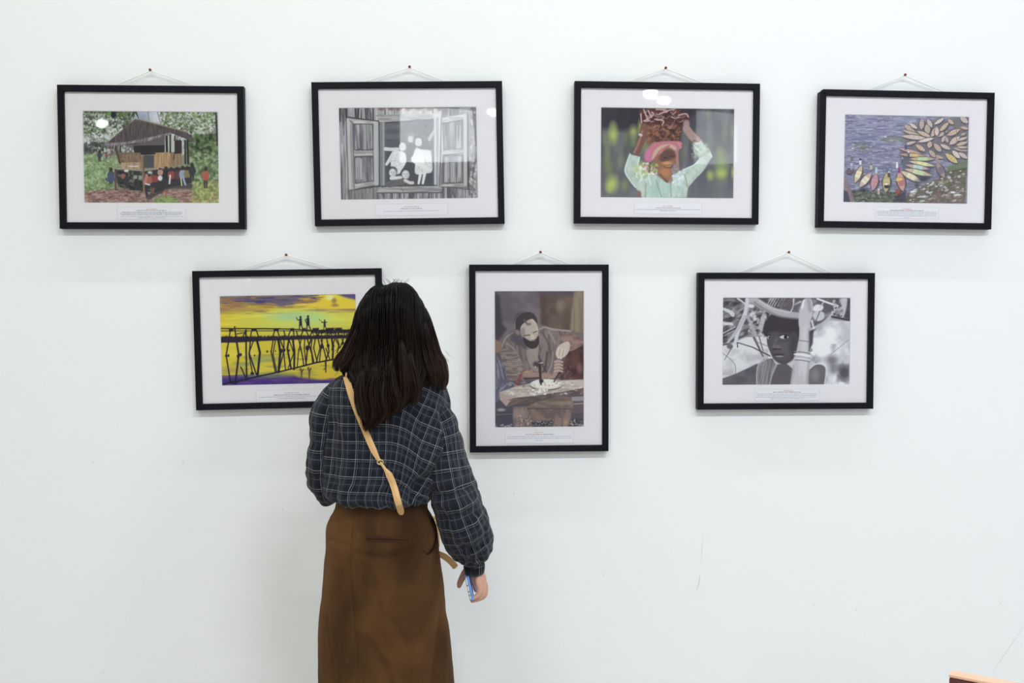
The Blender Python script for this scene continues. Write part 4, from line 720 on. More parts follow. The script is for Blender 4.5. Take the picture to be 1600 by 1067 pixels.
def paint_boy():
    P = Painting((40, 37), (1502, 33), (33, 1032), seed=15)
    P.fill((178, 178, 182), (206, 206, 208))
    P.grain(1000, 1520, 260, 1050, 160, 150, (232, 232, 234), .4, .65, .9, 61); P.grain(1000, 1520, 560, 1050, 110, 120, (140, 138, 144), .5, .7, .8, 62); P.ell(1290, 750, 60, 60, (112, 108, 116), .8, .6); P.ell(1440, 890, 70, 80, (84, 78, 88), .9, .5); P.ell(1290, 860, 50, 60, (130, 128, 134), .6, .6); P.ell(1220, 540, 80, 60, (238, 238, 240), .8, .6)
    P.poly([(30, 480), (560, 470), (600, 740), (430, 780), (200, 900), (30, 950)], (212, 212, 214), 1, 20); P.grain(30, 560, 620, 920, 140, 120, (178, 176, 180), .45, .7, .8, 63)
    # thicket behind the head
    P.poly([(30, 30), (900, 30), (900, 250), (560, 200), (530, 460), (400, 470), (300, 480), (120, 560), (30, 560)], (86, 82, 88), 1, 14); P.poly([(760, 30), (1510, 30), (1510, 300), (1250, 270), (1100, 400), (1040, 460), (900, 300)], (98, 94, 100), 1, 14)
    P.grain(30, 900, 30, 480, 120, 60, (140, 138, 142), .5, .68, .85, 64); P.grain(900, 1510, 30, 300, 110, 80, (160, 158, 162), .5, .68, .7, 65); P.scatter(340, 560, 180, 470, 130, 6, 18, [(190, 190, 194), (56, 52, 58), (120, 116, 120), (220, 220, 222)], asp=2.6)
    P.scatter(30, 260, 100, 500, 90, 8, 20, [(60, 56, 62), (130, 128, 132), (170, 168, 172)], asp=2.6, rot=-.5)
    for x in (560, 590, 620, 650, 690, 720): P.line([(x + 30, 40), (x - 20, 130)], 13, (190, 188, 192), .8)
    P.poly([(640, 60), (840, 40), (850, 180), (700, 150)], (104, 92, 98), .7, 20)
    W = (206, 206, 210)
    P.poly([(45, 150), (130, 180), (170, 210), (170, 250), (140, 250), (110, 215), (45, 180)], W, 1, 5, sm=True); P.poly([(40, 310), (150, 320), (160, 350), (40, 350)], (220, 220, 224), .9, 8); P.line([(210, 45), (300, 110)], 26, W, .95, w2=14); P.line([(45, 440), (180, 370)], 14, (180, 178, 182)); P.line([(60, 470), (170, 410)], 9, (170, 168, 172))
    P.line([(330, 40), (300, 210), (220, 400), (185, 550)], 62, (204, 204, 208), 1, 6, w2=40, sm=True); P.line([(350, 60), (320, 220)], 12, (140, 138, 142), .7, 6); P.line([(290, 260), (180, 440), (80, 570)], 44, (184, 184, 188), 1, 6, w2=24); P.ell(365, 132, 36, 22, (214, 214, 216)); P.line([(320, 250), (380, 370), (410, 500), (500, 700)], 34, (172, 170, 174), 1, 5, w2=20, sm=True); P.line([(395, 490), (500, 705)], 26, (96, 92, 98), .9, w2=16)
    P.line([(210, 548), (380, 600), (580, 700)], 11, (70, 66, 72), .95, w2=14); P.line([(455, 480), (500, 640)], 12, (90, 86, 92), .9); P.line([(430, 540), (560, 590)], 8, (110, 106, 112), .8); P.line([(205, 550), (210, 600)], 12, (70, 66, 72)); P.ell(120, 590, 34, 30, (100, 96, 102), .9); P.line([(150, 590), (60, 745)], 14, (100, 96, 102), .9, w2=7); P.line([(40, 670), (130, 740), (185, 820), (180, 950)], 9, (136, 134, 138), .9, sm=True); P.line([(45, 575), (100, 560)], 13, (60, 56, 62))
    P.poly([(440, 390), (470, 260), (530, 220), (520, 330), (480, 420)], (196, 194, 198), .8, 8)
    # right side sticks
    P.line([(1120, 45), (1240, 90), (1360, 128)], 22, (222, 222, 226), 1); P.line([(1330, 120), (1280, 240), (1180, 330), (1040, 400)], 40, (184, 184, 188), 1, 6, w2=26, sm=True); P.poly([(1400, 40), (1460, 40), (1465, 120), (1420, 260), (1385, 250), (1395, 130)], (190, 190, 194), 1, 6, sm=True); P.poly([(1070, 150), (1120, 110), (1190, 130), (1170, 180), (1090, 190)], (224, 224, 226), .95, 8, sm=True); P.poly([(1110, 190), (1190, 200), (1200, 270), (1120, 300), (1070, 240)], (206, 206, 210), .9, 8, sm=True); P.line([(1150, 190), (1110, 290)], 11, (90, 86, 92), .9); P.line([(1150, 150), (1190, 90)], 13, (200, 200, 204)); P.line([(1290, 250), (1490, 290)], 22, (60, 56, 62), .9); P.poly([(1470, 60), (1505, 60), (1505, 290), (1440, 260)], (74, 66, 78), .85, 8); P.ell(1150, 370, 40, 36, (170, 168, 172), .8, .4); P.line([(1280, 680), (1490, 510)], 9, (150, 148, 152), .8); P.scatter(1300, 1400, 50, 250, 30, 7, 15, [(70, 66, 72), (190, 188, 192)])
    P.line([(1060, 300), (1080, 380)], 26, (220, 220, 222), .8)
    # shoulder, shirt, arm
    P.poly([(33, 960), (200, 900), (430, 790), (460, 800), (430, 1035), (33, 1035)], (92, 90, 96), 1, 6, sm=False, col2=(106, 104, 110), nz=(120, 60)); P.poly([(1030, 860), (1100, 800), (1180, 800), (1225, 860), (1210, 1035), (1030, 1035)], (110, 108, 112), 1, 8, sm=True); P.ell(1100, 920, 44, 60, (150, 148, 152), .7, .6)
    P.poly([(430, 1035), (425, 900), (445, 790), (510, 735), (610, 730), (640, 790), (600, 900), (570, 1035)], (138, 136, 140), 1, 6, col2=(112, 110, 114), nz=(26, 240)); P.line([(430, 1030), (428, 900), (455, 790), (540, 735)], 14, (180, 178, 182), .9, sm=True)
    for x in (490, 520, 560, 600): P.line([(x + 26, 760), (x - 30, 1030)], 6, (176, 174, 178), .7)
    P.poly([(570, 1035), (600, 920), (650, 800), (760, 780), (860, 860), (850, 1035)], (98, 94, 98), 1, 8); P.line([(660, 800), (610, 910), (575, 1035)], 12, (170, 168, 172), .9, sm=True); P.line([(1030, 850), (1100, 795), (1180, 795), (1228, 850), (1210, 1030)], 16, (214, 214, 216), .95, sm=True)
    # head
    P.poly([(500, 440), (520, 320), (600, 220), (760, 190), (900, 260), (950, 420), (930, 560), (820, 470), (600, 440), (550, 480)], (58, 56, 62), 1, 10, sm=True)
    P.poly([(548, 470), (600, 420), (800, 410), (900, 470), (900, 620), (840, 740), (760, 790), (680, 780), (620, 730), (575, 640), (548, 560)], (84, 78, 82), 1, 7, sm=True); P.ell(760, 610, 90, 110, (104, 98, 102), .8, .7); P.ell(640, 520, 40, 60, (98, 92, 96), .6, .7); P.poly([(590, 250), (830, 270), (830, 430), (600, 420)], (64, 56, 60), .9, 16)
    P.line([(660, 500), (620, 600), (680, 610)], 20, (116, 110, 112), .8, 8, sm=True); P.ell(655, 596, 44, 22, (120, 114, 116), .8, .5); P.ell(640, 620, 34, 9, (52, 48, 52), .9, .5); P.ell(690, 620, 20, 8, (58, 54, 58), .8, .5)
    P.ell(740, 482, 50, 22, (206, 206, 208), 1, .2); P.ell(758, 484, 20, 22, (40, 38, 42), 1, .2); P.line([(690, 470), (740, 455), (800, 470)], 13, (44, 40, 46), .95, sm=True); P.line([(690, 430), (760, 425), (820, 445)], 11, (52, 48, 54), .8, 5, sm=True); P.ell(568, 488, 20, 18, (170, 170, 174), .95, .3); P.ell(576, 490, 11, 14, (44, 42, 46), .95); P.line([(545, 460), (590, 462)], 11, (44, 40, 46), .9); P.line([(700, 520), (760, 530), (800, 510)], 9, (60, 54, 58), .7, 5, sm=True)
    P.ell(680, 686, 60, 13, (60, 54, 58), .95, .4); P.ell(690, 704, 46, 10, (150, 146, 148), .95, .4); P.ell(685, 730, 50, 12, (92, 86, 90), .9, .5); P.poly([(820, 450), (900, 470), (890, 640), (830, 740), (800, 620)], (66, 62, 68), .7, 26)
    # branch carried on the head and the raised arm
    P.line([(380, 50), (500, 130), (680, 210), (920, 240)], 88, (176, 174, 178), 1, 7, w2=72, sm=True); P.line([(400, 90), (540, 180), (700, 250), (910, 275)], 22, (120, 116, 120), .7, 9, sm=True); P.line([(460, 70), (600, 150), (800, 200)], 20, (206, 204, 208), .7, 9, sm=True); P.line([(850, 50), (845, 130), (820, 190)], 16, (214, 214, 218), .95, sm=True); P.line([(870, 110), (930, 80)], 22, (190, 190, 194), .9); P.ell(890, 150, 60, 44, (104, 100, 106), .6, .5)
    P.poly([(930, 120), (960, 60), (1000, 40), (1060, 60), (1070, 200), (1040, 320), (1040, 400), (920, 380), (910, 230)], (190, 188, 192), 1, 7, sm=True); P.line([(965, 70), (950, 150)], 20, (236, 236, 238), .9, 6); P.line([(1020, 60), (1040, 180)], 40, (150, 148, 152), .7, 12)
    P.poly([(918, 340), (1040, 340), (1030, 500), (1035, 700), (1020, 1035), (815, 1035), (850, 800), (890, 620), (915, 480)], (188, 187, 190), 1, 7, sm=False, col2=(202, 201, 204), nz=(60, 260)); P.line([(1030, 400), (1030, 700), (1015, 1030)], 26, (150, 148, 152), .6, 12); P.line([(850, 820), (830, 1030)], 30, (160, 158, 162), .6, 14); P.poly([(1030, 420), (1080, 400), (1070, 560), (1030, 640)], (62, 60, 66), .9, 10)
    for y, c, w in ((520, (120, 118, 122), 9), (650, (130, 128, 132), 13), (680, (236, 236, 238), 20), (706, (176, 174, 178), 14), (726, (210, 210, 212), 13), (744, (110, 108, 112), 9)): P.line([(862 if y > 600 else 910, y), (950, y + 6), (1036 if y > 600 else 1032, y + 22 if y > 600 else y + 16)], w, c, .95, 4, sm=True)
    P.ell(1045, 632, 22, 18, (90, 88, 92), .9, .3); P.ell(1046, 632, 10, 8, (200, 200, 204), .9)
    return P

# ---------------------------------------------------------------- framed photographs
LEAN = math.radians(.7); DEPTH = .030; RAIL = .0205
# centre x, centre z, width, height, roll (deg); print window; caption box; pin; cord ends (frame-local metres)
FR = [
 (-.9815, 2.0148, .5869, .4573, .19, (-.2191, .2087, -.1450, .1482), (-.1142, .1023, -.1975, -.1588), (-.0033, .2793), (-.1172, .1382)),
 (-.1598, 2.0349, .6172, .4629, 1.08, (-.2240, .2230, -.1474, .1504), (-.1134, .1237, -.2009, -.1622), (.0086, .2801), (-.1418, .1245)),
 (.6909, 2.0429, .6159, .4637, -.11, (-.2200, .2255, -.1463, .1495), (-.1072, .1195, -.2000, -.1614), (-.0061, .2799), (-.1361, .1250)),
 (1.4987, 2.0282, .5957, .4568, -.47, (-.2086, .2176, -.1435, .1482), (-.0985, .1194, -.1955, -.1577), (-.0071, .2826), (-.1377, .1350)),
 (-.5489, 1.4304, .6070, .4509, 1.05, (-.2213, .2174, -.1480, .1430), (-.1124, .1162, -.2050, -.1653), (-.0031, .2726), (-.1587, .1468)),
 (.2671, 1.3655, .4597, .6179, .19, (-.1465, .1489, -.2284, .2219), (-.1137, .1138, -.2820, -.2393), (.0050, .3491), (-.0860, .1005)),
 (1.0947, 1.4215, .5979, .4560, .03, (-.2133, .2206, -.1468, .1452), (-.1024, .1174, -.2000, -.1615), (.0080, .2957), (-.1565, .1528))]
LABELS = [
 'black framed colour photograph of a thatched bamboo hut carried by villagers',
 'black framed black and white photograph of children leaning out of a wooden window',
 'black framed colour photograph of a smiling woman carrying firewood on her head',
 'black framed colour photograph of many wooden boats moored on a river',
 'black framed yellow sunset photograph of walkers on a bamboo bridge, partly hidden by the visitor',
 'black framed upright sepia photograph of a bearded craftsman working at a plank',
 'black framed black and white portrait of a boy with branches and raised arm']
PIN_LABELS = ['push pin in the wall above the thatched hut photograph', 'push pin in the wall above the wooden window photograph',
 'push pin in the wall above the firewood carrier photograph', 'push pin in the wall above the moored boats photograph',
 'push pin in the wall above the yellow bridge photograph', 'push pin in the wall above the bearded craftsman photograph', 'push pin in the wall above the portrait of the boy']
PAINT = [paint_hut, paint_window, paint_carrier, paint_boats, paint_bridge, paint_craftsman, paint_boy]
TONE = [(.32, .95, 14), (0, .92, 26), (.22, .97, 10), (.30, .97, 12), (.05, 1, 0), (.1, 1, 4), (0, 1, 2)]   # desaturation, gain, lift of each print; the lift paints in glass haze
# lines of illegible small type on each caption card: (y fraction from top, x0, x1)
CAPTION = [
 [(.40, .06, .94), (.48, .04, .96), (.56, .03, .96), (.64, .06, .93), (.77, .04, .96), (.88, .3, .7)],
 [(.62, .11, .88)],
 [(.60, .02, .98), (.72, .38, .62)],
 [(.38, .02, .98), (.51, .02, .98), (.64, .03, .97), (.76, .03, .97), (.90, .46, .54)],
 [(.58, .03, .97), (.72, .31, .72)],
 [(.46, .04, .97), (.60, .02, .98), (.76, .44, .55)],
 [(.40, .02, .97), (.54, .03, .96), (.68, .02, .96), (.82, .24, .75)]]
TITLE = [(.16, .27, .42, .58, .28, .72), (.26, .42, .40, .60, .35, .64), (.30, .46, .42, .58, .32, .68), (.14, .27, .43, .57, .23, .76), (.27, .43, .40, .60, .25, .77), (.14, .30, .43, .58, .30, .72), (.12, .25, .44, .58, .28, .73)]

def frame_matrix(k):
    cx, cz, w, h, roll = FR[k][:5]; roll = math.radians(roll)
    c, s = math.cos(roll), math.sin(roll); cl, sl = math.cos(LEAN), math.sin(LEAN)
    ux = np.array([c, -s * sl, s * cl]); uz = np.array([-s, -c * sl, c * cl]); uy = np.cross(uz, ux)   # uy points into the wall
    o = np.array([cx, WALL_Y - DEPTH * cl - h / 2 * sl - .0015 - .5 * w * abs(s) * sl, cz])
    return Matrix(((ux[0], uy[0], uz[0], o[0]), (ux[1], uy[1], uz[1], o[1]), (ux[2], uy[2], uz[2], o[2]), (0, 0, 0, 1)))

def build_frame(k):
    cx, cz, w, h, roll, win, cap, pin, cord = FR[k]
    root = empty('picture_frame', label=LABELS[k], cat='picture frame', group='framed photographs on the exhibition wall')
    M = frame_matrix(k); root.matrix_world = M
    a, b, r = w / 2, h / 2, RAIL
    # four mitred rails: front face, inner lip, outer side
    outer = [(-a, b), (a, b), (a, -b), (-a, -b)]; inner = [(-a + r, b - r), (a - r, b - r), (a - r, -b + r), (-a + r, -b + r)]
    def inset(p, d): return (p[0] - math.copysign(d, p[0]), p[1] - math.copysign(d, p[1]))
    for i in range(4):
        j = (i + 1) % 4; V = []
        prof = [(0, DEPTH, 0), (0, .0022, 0), (.0014, 0, 0), (r - .0016, 0, 0), (r, .002, 0), (r, .011, 0), (r - .004, .011, 0), (r - .004, DEPTH, 0)]
        for q in (i, j):
            for d, y, _ in prof:
                p = inset(outer[q], d); p = [p[0], p[1]]
                if k == 3 and q == 0 and d < .004: p = [p[0] + (.010 if i == 0 else 0), p[1] - (.008 if i == 3 else 0)]   # chipped corner
                V.append((p[0], y, p[1]))
        n = len(prof); F = [(m, (m + 1) % n, n + (m + 1) % n, n + m) for m in range(n)] + [tuple(range(n))[::-1], tuple(range(n, 2 * n))]
        me = bpy.data.meshes.new('rail'); me.from_pydata(V, [], F); bm = bmesh.new(); bm.from_mesh(me); bmesh.ops.recalc_face_normals(bm, faces=bm.faces); bm.to_mesh(me); bm.free()
        link('frame_rail', me, MATS['frame_black'], root)
    # mat with its window, print, glass, backing board
    x0, x1, z0, z1 = win; e = .0055; A, B = a - r + .0035, b - r + .0035
    O = [(-A, B), (A, B), (A, -B), (-A, -B)]; I = [(x0, z1), (x1, z1), (x1, z0), (x0, z0)]; bev = .0012
    V = [(p[0], .0125, p[1]) for p in O] + [(p[0], .0125, p[1]) for p in I] + [(I[q][0] + (bev if q in (0, 3) else -bev), .0142, I[q][1] + (-bev if q in (0, 1) else bev)) for q in range(4)]
    F = []
    for q in range(4):
        n = (q + 1) % 4; F += [(q, 4 + q, 4 + n, n), (4 + q, 8 + q, 8 + n, 4 + n)]
    mesh('mat_board', V, F, MATS['mat_board'], root)
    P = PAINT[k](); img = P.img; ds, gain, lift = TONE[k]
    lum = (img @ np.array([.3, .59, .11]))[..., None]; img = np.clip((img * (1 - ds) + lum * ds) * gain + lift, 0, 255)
    hh, ww = P.h, P.w
    u, v = np.meshgrid(np.linspace(x0, x1, ww + 1), np.linspace(z1, z0, hh + 1))
    co = np.stack([u, np.full_like(u, .0146), v], -1).reshape(-1, 3); idx = np.arange((ww + 1) * (hh + 1)).reshape(hh + 1, ww + 1)
    fc = np.stack([idx[:-1, :-1], idx[1:, :-1], idx[1:, 1:], idx[:-1, 1:]], -1).reshape(-1, 4)
    me = bpy.data.meshes.new('photo_print'); me.vertices.add(len(co)); me.vertices.foreach_set('co', co.ravel())
    me.loops.add(fc.size); me.loops.foreach_set('vertex_index', fc.ravel().astype(np.int32)); me.polygons.add(len(fc)); me.polygons.foreach_set('loop_start', np.arange(0, fc.size, 4, dtype=np.int32))
    me.update(calc_edges=True)
    ca = me.color_attributes.new('ink', 'FLOAT_COLOR', 'CORNER'); c = np.clip(img / 255, 0, 1); lin = np.where(c <= .04045, c / 12.92, ((c + .055) / 1.055) ** 2.4).reshape(-1, 3) * 1.2; lin = np.minimum(lin, .92)
    ca.data.foreach_set('color', np.repeat(np.c_[lin, np.ones(len(lin))], 4, axis=0).astype(np.float32).ravel())
    link('photo_print', me, MATS['photo_paper'], root)
    mesh('glass_pane', [(-A, .0112, B), (A, .0112, B), (A, .0112, -B), (-A, .0112, -B)], [(0, 3, 2, 1)], MATS['picture_glass'], root)
    box('backing_board', (-A, .020, -B), (A, .0235, B), MATS['backing'], root)
    # caption card with lines of small type
    c0, c1, d0, d1 = cap; cw, ch = c1 - c0, d1 - d0; y = .0121
    card = mesh('caption_card', [(c0, y, d1), (c1, y, d1), (c1, y, d0), (c0, y, d0), (c0, .0125, d1), (c1, .0125, d1), (c1, .0125, d0), (c0, .0125, d0)], [(0, 3, 2, 1), (0, 1, 5, 4), (1, 2, 6, 5), (2, 3, 7, 6), (3, 0, 4, 7)], MATS['card'], root)
    rnd = random.Random(40 + k)
    def type_lines(name, m, rows, hgt):
        V = []; F = []
        for yy, xa, xb in rows:
            x = xa
            while x < xb - .01:
                L = min(rnd.uniform(.02, .06), xb - x); n = len(V); zc = d1 - yy * ch; q = hgt * rnd.uniform(.8, 1.15) / 2
                X0, X1 = c0 + x * cw, c0 + (x + L) * cw
                V += [(X0, y - .0002, zc + q), (X1, y - .0002, zc + q), (X1, y - .0002, zc - q), (X0, y - .0002, zc - q)]; F.append((n, n + 3, n + 2, n + 1)); x += L + .008
        mesh(name, V, F, MATS[m], card)
    t = TITLE[k]
    type_lines('caption_heading', 'ink_orange', [(t[0], t[2], t[3])], .0016); type_lines('caption_title', 'ink_grey', [(t[1], t[4], t[5])], .0019)
    type_lines('caption_text', 'ink_grey', CAPTION[k], .0011)
    g = .0006; V = []; F = []
    for p, q in (((c0, d0), (c1, d0 + g)), ((c0, d1 - g * .6), (c1, d1)), ((c0, d0), (c0 + g, d1)), ((c1 - g, d0), (c1, d1))):
        n = len(V); V += [(p[0], y - .0002, q[1]), (q[0], y - .0002, q[1]), (q[0], y - .0002, p[1]), (p[0], y - .0002, p[1])]; F.append((n, n + 3, n + 2, n + 1))
    mesh('card_border', V, F, MATS['card_edge'], card)
    # hanging cord from two eyelets on the back, up over the pin
    yb = DEPTH * .72; pz = pin[1]
    def cordpts(x): return [(x * 1.12, yb, b - .03), (x, yb, b + .002), (pin[0] + (x - pin[0]) * .5, yb - .001, b + (pz - b) * .52), (pin[0], yb - .003, pz)]
    pts = cordpts(cord[0]) + cordpts(cord[1])[::-1][1:]
    V, F = sweep(pts, .0016, 6); mesh('hanging_cord', V, F, MATS['cord'], root, True)
    for x in cord:
        V, F = lathe([(.0015, 0), (.004, 0), (.004, .002), (.0015, .002)], 8, 'y', (x * 1.12, DEPTH * .80, b - .03)); mesh('eyelet', V, F, MATS['brass'], root)
    # push pin driven into the wall: a thing of its own
    pw = M @ Vector((pin[0], yb, pz))
    pr = empty('push_pin', (pw.x, WALL_Y, pw.z + .001), PIN_LABELS[k], 'push pin', 'push pins holding the frames')
    d = WALL_Y - pw.y
    V, F = lathe([(.0008, .004), (.0008, -d - .002), (.0022, -d - .003), (.0030, -d - .006), (.0024, -d - .008)], 10, 'y'); mesh('shaft', V, F, MATS['pin_brass'], pr, True)
    V, F = lathe([(.0012, -d - .008), (.0042, -d - .009), (.0046, -d - .012), (.0030, -d - .015)], 12, 'y'); mesh('head', V, F, MATS['pin_red'], pr, True)
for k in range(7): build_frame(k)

# ---------------------------------------------------------------- ceiling fixtures
ROWS = {WALL_Y - .48: 'nearest the picture wall', WALL_Y - 3.7: 'in the middle row', WALL_Y - 7.2: 'in the rear row'}
tube_mesh = None
for i, (x, y, wt, colr) in enumerate(TUBES):
    row = [q for q in TUBES if q[1] == y]; n = row.index((x, y, wt, colr))
    order = ['first', 'second', 'third', 'fourth', 'fifth'][n]
    f = empty('fluorescent_light', (x, y, CEIL), 'white ceiling tube light %s, %s from the left' % (ROWS[y], order), 'ceiling light', 'fluorescent ceiling lights')
    bm = bmesh.new(); box_bm(bm, (-.63, -.055, -.06), (.63, .055, 0), .006); from_bm('housing', bm, MATS['fixture'], f)
    for s in (-1, 1): box('end_cap', (s * .615 - .012, -.02, -.125), (s * .615 + .012, .02, -.058), MATS['fixture'], f)
    V, F = sweep([(-.603, 0, -.098), (.603, 0, -.098)], .013, 12); mesh('tube', V, F, MATS['tube_glow'], f, True)
    ld = bpy.data.lights.new('tube_light', 'AREA'); ld.shape = 'RECTANGLE'; ld.size = 1.2; ld.size_y = .05; ld.energy = wt; ld.color = colr
    lo = bpy.data.objects.new('tube_light', ld); COL.objects.link(lo); lo.parent = f; lo.location = (0, 0, -.135)

# far-end spotlights the picture glass mirrors, plus high windows added for its glare
def mirror(px, py, k):
    M = np.array(frame_matrix(k)); o = M[:3, 3] + M[:3, 1] * .0112; n = M[:3, 1]
    d = ray(px, py); d = d / np.linalg.norm(d); t = ((o - CAM) @ n) / (d @ n); P = CAM + d * t
    return P, d - 2 * (d @ n) * n
def spotlight(px, py, k, z, rad, label):
    P, r = mirror(px, py, k)
    t = min((z - P[2]) / r[2] if r[2] > 1e-3 else 1e9, (BACK_Y + .45 - P[1]) / r[1]); Q = P + r * t
    s = empty('spotlight', tuple(Q), label, 'spotlight', 'spotlights at the far end of the hall')
    d = Vector(P - Q).normalized(); q = Vector((0, 0, 1)).rotation_difference((d + Vector((0, 0, -1.3))).normalized()).to_matrix().to_4x4()
    V, F = lathe([(rad * .55, -.16), (rad * .9, -.13), (rad * 1.12, -.02), (rad * 1.15, .012), (rad * 1.02, .012), (rad * 1.02, -.004)], 24); h = mesh('housing', V, F, MATS['lamp_metal'], s, True); h.matrix_local = q
    V, F = lathe([(rad, -.003), (rad * .98, .004), (rad * .5, .008)], 24); h = mesh('lens', V, F, MATS['spot_glow'], s, True); h.matrix_local = q
    up = CEIL - Q[2]
    if up < .8: V, F = sweep([tuple(-d * .09 + Vector((0, 0, .04))), tuple(-d * .09 + Vector((0, 0, up)))], .012, 8)
    else: V, F = sweep([(0, -.06, .06), (0, BACK_Y - Q[1], .06)], .012, 8)
    mesh('stem', V, F, MATS['lamp_metal'], s)
spotlight(157, 192, 0, CEIL - .3, .075, 'round spotlight mirrored in the thatched hut picture glass')
spotlight(769, 172, 1, CEIL - .3, .08, 'round spotlight mirrored in the wooden window picture glass')
spotlight(1016, 145, 2, CEIL - .3, .11, 'upper round spotlight mirrored in the firewood carrier picture glass')
spotlight(1037, 156, 2, CEIL - .45, .09, 'lower round spotlight mirrored in the firewood carrier picture glass')
spotlight(388, 439, 4, CEIL - .3, .025, 'small low spotlight mirrored in the yellow bridge picture glass')
def added_window(n, px, py, k, w, h, glow):  # unseen window, added to throw glare on a picture pane
    P, r = mirror(px, py, k); t = (BACK_Y + .03 - P[1]) / r[1]; Q = P + r * t
    z = min(Q[2], CEIL - .06 - h / 2)
    o = tag(empty('window_%d' % n, (Q[0], BACK_Y, z)), kind='structure')
    mesh('pane', [(-w / 2, .012, -h / 2), (w / 2, .012, -h / 2), (w / 2, .012, h / 2), (-w / 2, .012, h / 2)], [(0, 3, 2, 1)], MATS[glow], o)
    for lo, hi in (((-w / 2 - .05, 0, -h / 2 - .05), (w / 2 + .05, .04, -h / 2)), ((-w / 2 - .05, 0, h / 2), (w / 2 + .05, .04, h / 2 + .05)), ((-w / 2 - .05, 0, -h / 2), (-w / 2, .04, h / 2)), ((w / 2, 0, -h / 2), (w / 2 + .05, .04, h / 2))):
        box('window_frame', lo, hi, MATS['fixture'], o)
added_window(1, 682, 205, 1, 1.1, .75, 'window_glow')
added_window(2, 1118, 205, 2, .6, .75, 'window_glow_dim')

# ---------------------------------------------------------------- the visitor
YC = 2.72
def W(px, py, dy=0.0): return at(px, py, YC + dy)
PXM = 1.0 / (W(601, 700)[0] - W(600, 700)[0])      # pixels per metre at the figure
floor_pt = W(605, 900); PERSON = empty('person', (float(floor_pt[0]), YC, 0), 'person seen from behind in plaid shirt and long brown skirt, looking at the pictures', 'person')
def child(o): o.parent = PERSON; o.matrix_parent_inverse = Matrix.Translation(PERSON.location).inverted(); return o

def interp_rows(rows, n):
    R = np.array(rows, float); d = np.r_[0, np.cumsum(np.hypot(np.diff(R[:, 0]), .35 * np.abs(np.diff(R[:, 1])) + .35 * np.abs(np.diff(R[:, 2]))))]
    t = np.linspace(0, d[-1], n); out = np.zeros((n, R.shape[1])); m = len(R)
    tang = np.zeros_like(R)
    for i in range(m):
        a, b = max(i - 1, 0), min(i + 1, m - 1); tang[i] = (R[b] - R[a]) / (d[b] - d[a])
    for j, tt in enumerate(t):
        i = min(max(np.searchsorted(d, tt) - 1, 0), m - 2); h = d[i + 1] - d[i]; s = (tt - d[i]) / h
        out[j] = (2 * s ** 3 - 3 * s ** 2 + 1) * R[i] + (s ** 3 - 2 * s ** 2 + s) * h * tang[i] + (-2 * s ** 3 + 3 * s ** 2) * R[i + 1] + (s ** 3 - s ** 2) * h * tang[i + 1]
    return out
def grid_normals(G):
    du = np.roll(G, -1, 1) - np.roll(G, 1, 1); dv = np.gradient(G, axis=0); n = np.cross(du, dv); n /= np.linalg.norm(n, axis=2, keepdims=True) + 1e-9
    c = G.mean(1, keepdims=True); s = np.sign(((G - c) * n).sum(2, keepdims=True)); return n * np.where(s == 0, 1, s)
def seg_dist(Q, pts):
    d = np.full(Q.shape[:-1], 1e9); T_ = np.zeros(Q.shape[:-1]); n = len(pts) - 1
    for i in range(n):
        a = np.array(pts[i], float); e = np.array(pts[i + 1], float) - a; t = np.clip(((Q - a) @ e) / (e @ e), 0, 1)
        dd = np.linalg.norm(Q - a - t[..., None] * e, axis=-1); m = dd < d; d = np.where(m, dd, d); T_ = np.where(m, (i + t) / n, T_)
    return d, T_
def fold(G, folds, back_only=True):
    N = grid_normals(G); Q = pix(G); D = np.zeros(G.shape[:2]); face = np.clip(-N[..., 1] * 2 + .3, 0, 1) if back_only else 1
    for pts, w, amp in folds:
        d, t = seg_dist(Q, smooth_pts(pts)); D += amp * .001 * np.exp(-(d / w) ** 2) * np.clip(np.minimum(t, 1 - t) * 5 + .25, 0, 1)
    return G + N * (D * face)[..., None]
def grid_mesh(name, G, m, weave=None, parent=None, close=True, cap=False):
    r, c = G.shape[:2]; V = G.reshape(-1, 3); idx = np.arange(r * c).reshape(r, c)
    nx = np.roll(idx, -1, 1) if close else idx[:, 1:]; cu = idx if close else idx[:, :-1]
    F = np.stack([cu[:-1], nx[:-1], nx[1:], cu[1:]], -1).reshape(-1, 4).tolist()
    if cap: F += [idx[0].tolist()[::-1], idx[-1].tolist()]
    o = mesh(name, V, F, m, None, True); bm = bmesh.new(); bm.from_mesh(o.data); bmesh.ops.recalc_face_normals(bm, faces=bm.faces); bm.to_mesh(o.data); bm.free(); o.data.shade_smooth()
    if weave is not None:
        a = o.data.attributes.new('weave', 'FLOAT_VECTOR', 'POINT'); a.data.foreach_set('vector', np.concatenate([weave.reshape(-1, 2), np.zeros((r * c, 1))], 1).astype(np.float32).ravel())
    child(o)
    if parent is not None: o.parent = parent; o.matrix_parent_inverse = Matrix.Identity(4)
    return o
def loft(rows, n, seg, ex=2.3, jag=None):
    # rows: py, left px, right px, depth to the back, depth to the front, y offset
    R = interp_rows(rows, n); ph = np.linspace(0, 2 * math.pi, seg, endpoint=False); G = np.zeros((n, seg, 3))
    for j, (py, l, r, bk, fr, yo) in enumerate(R):
        A, B = W(l, py, yo), W(r, py, yo); c = (A + B) / 2; a = (B[0] - A[0]) / 2
        s, k = np.sin(ph), np.cos(ph); sx = np.sign(s) * np.abs(s) ** (2 / ex); ky = np.sign(k) * np.abs(k) ** (2 / ex)
        G[j, :, 0] = c[0] + a * sx; G[j, :, 1] = c[1] - np.where(ky > 0, bk, fr) * ky; G[j, :, 2] = c[2]
    return G
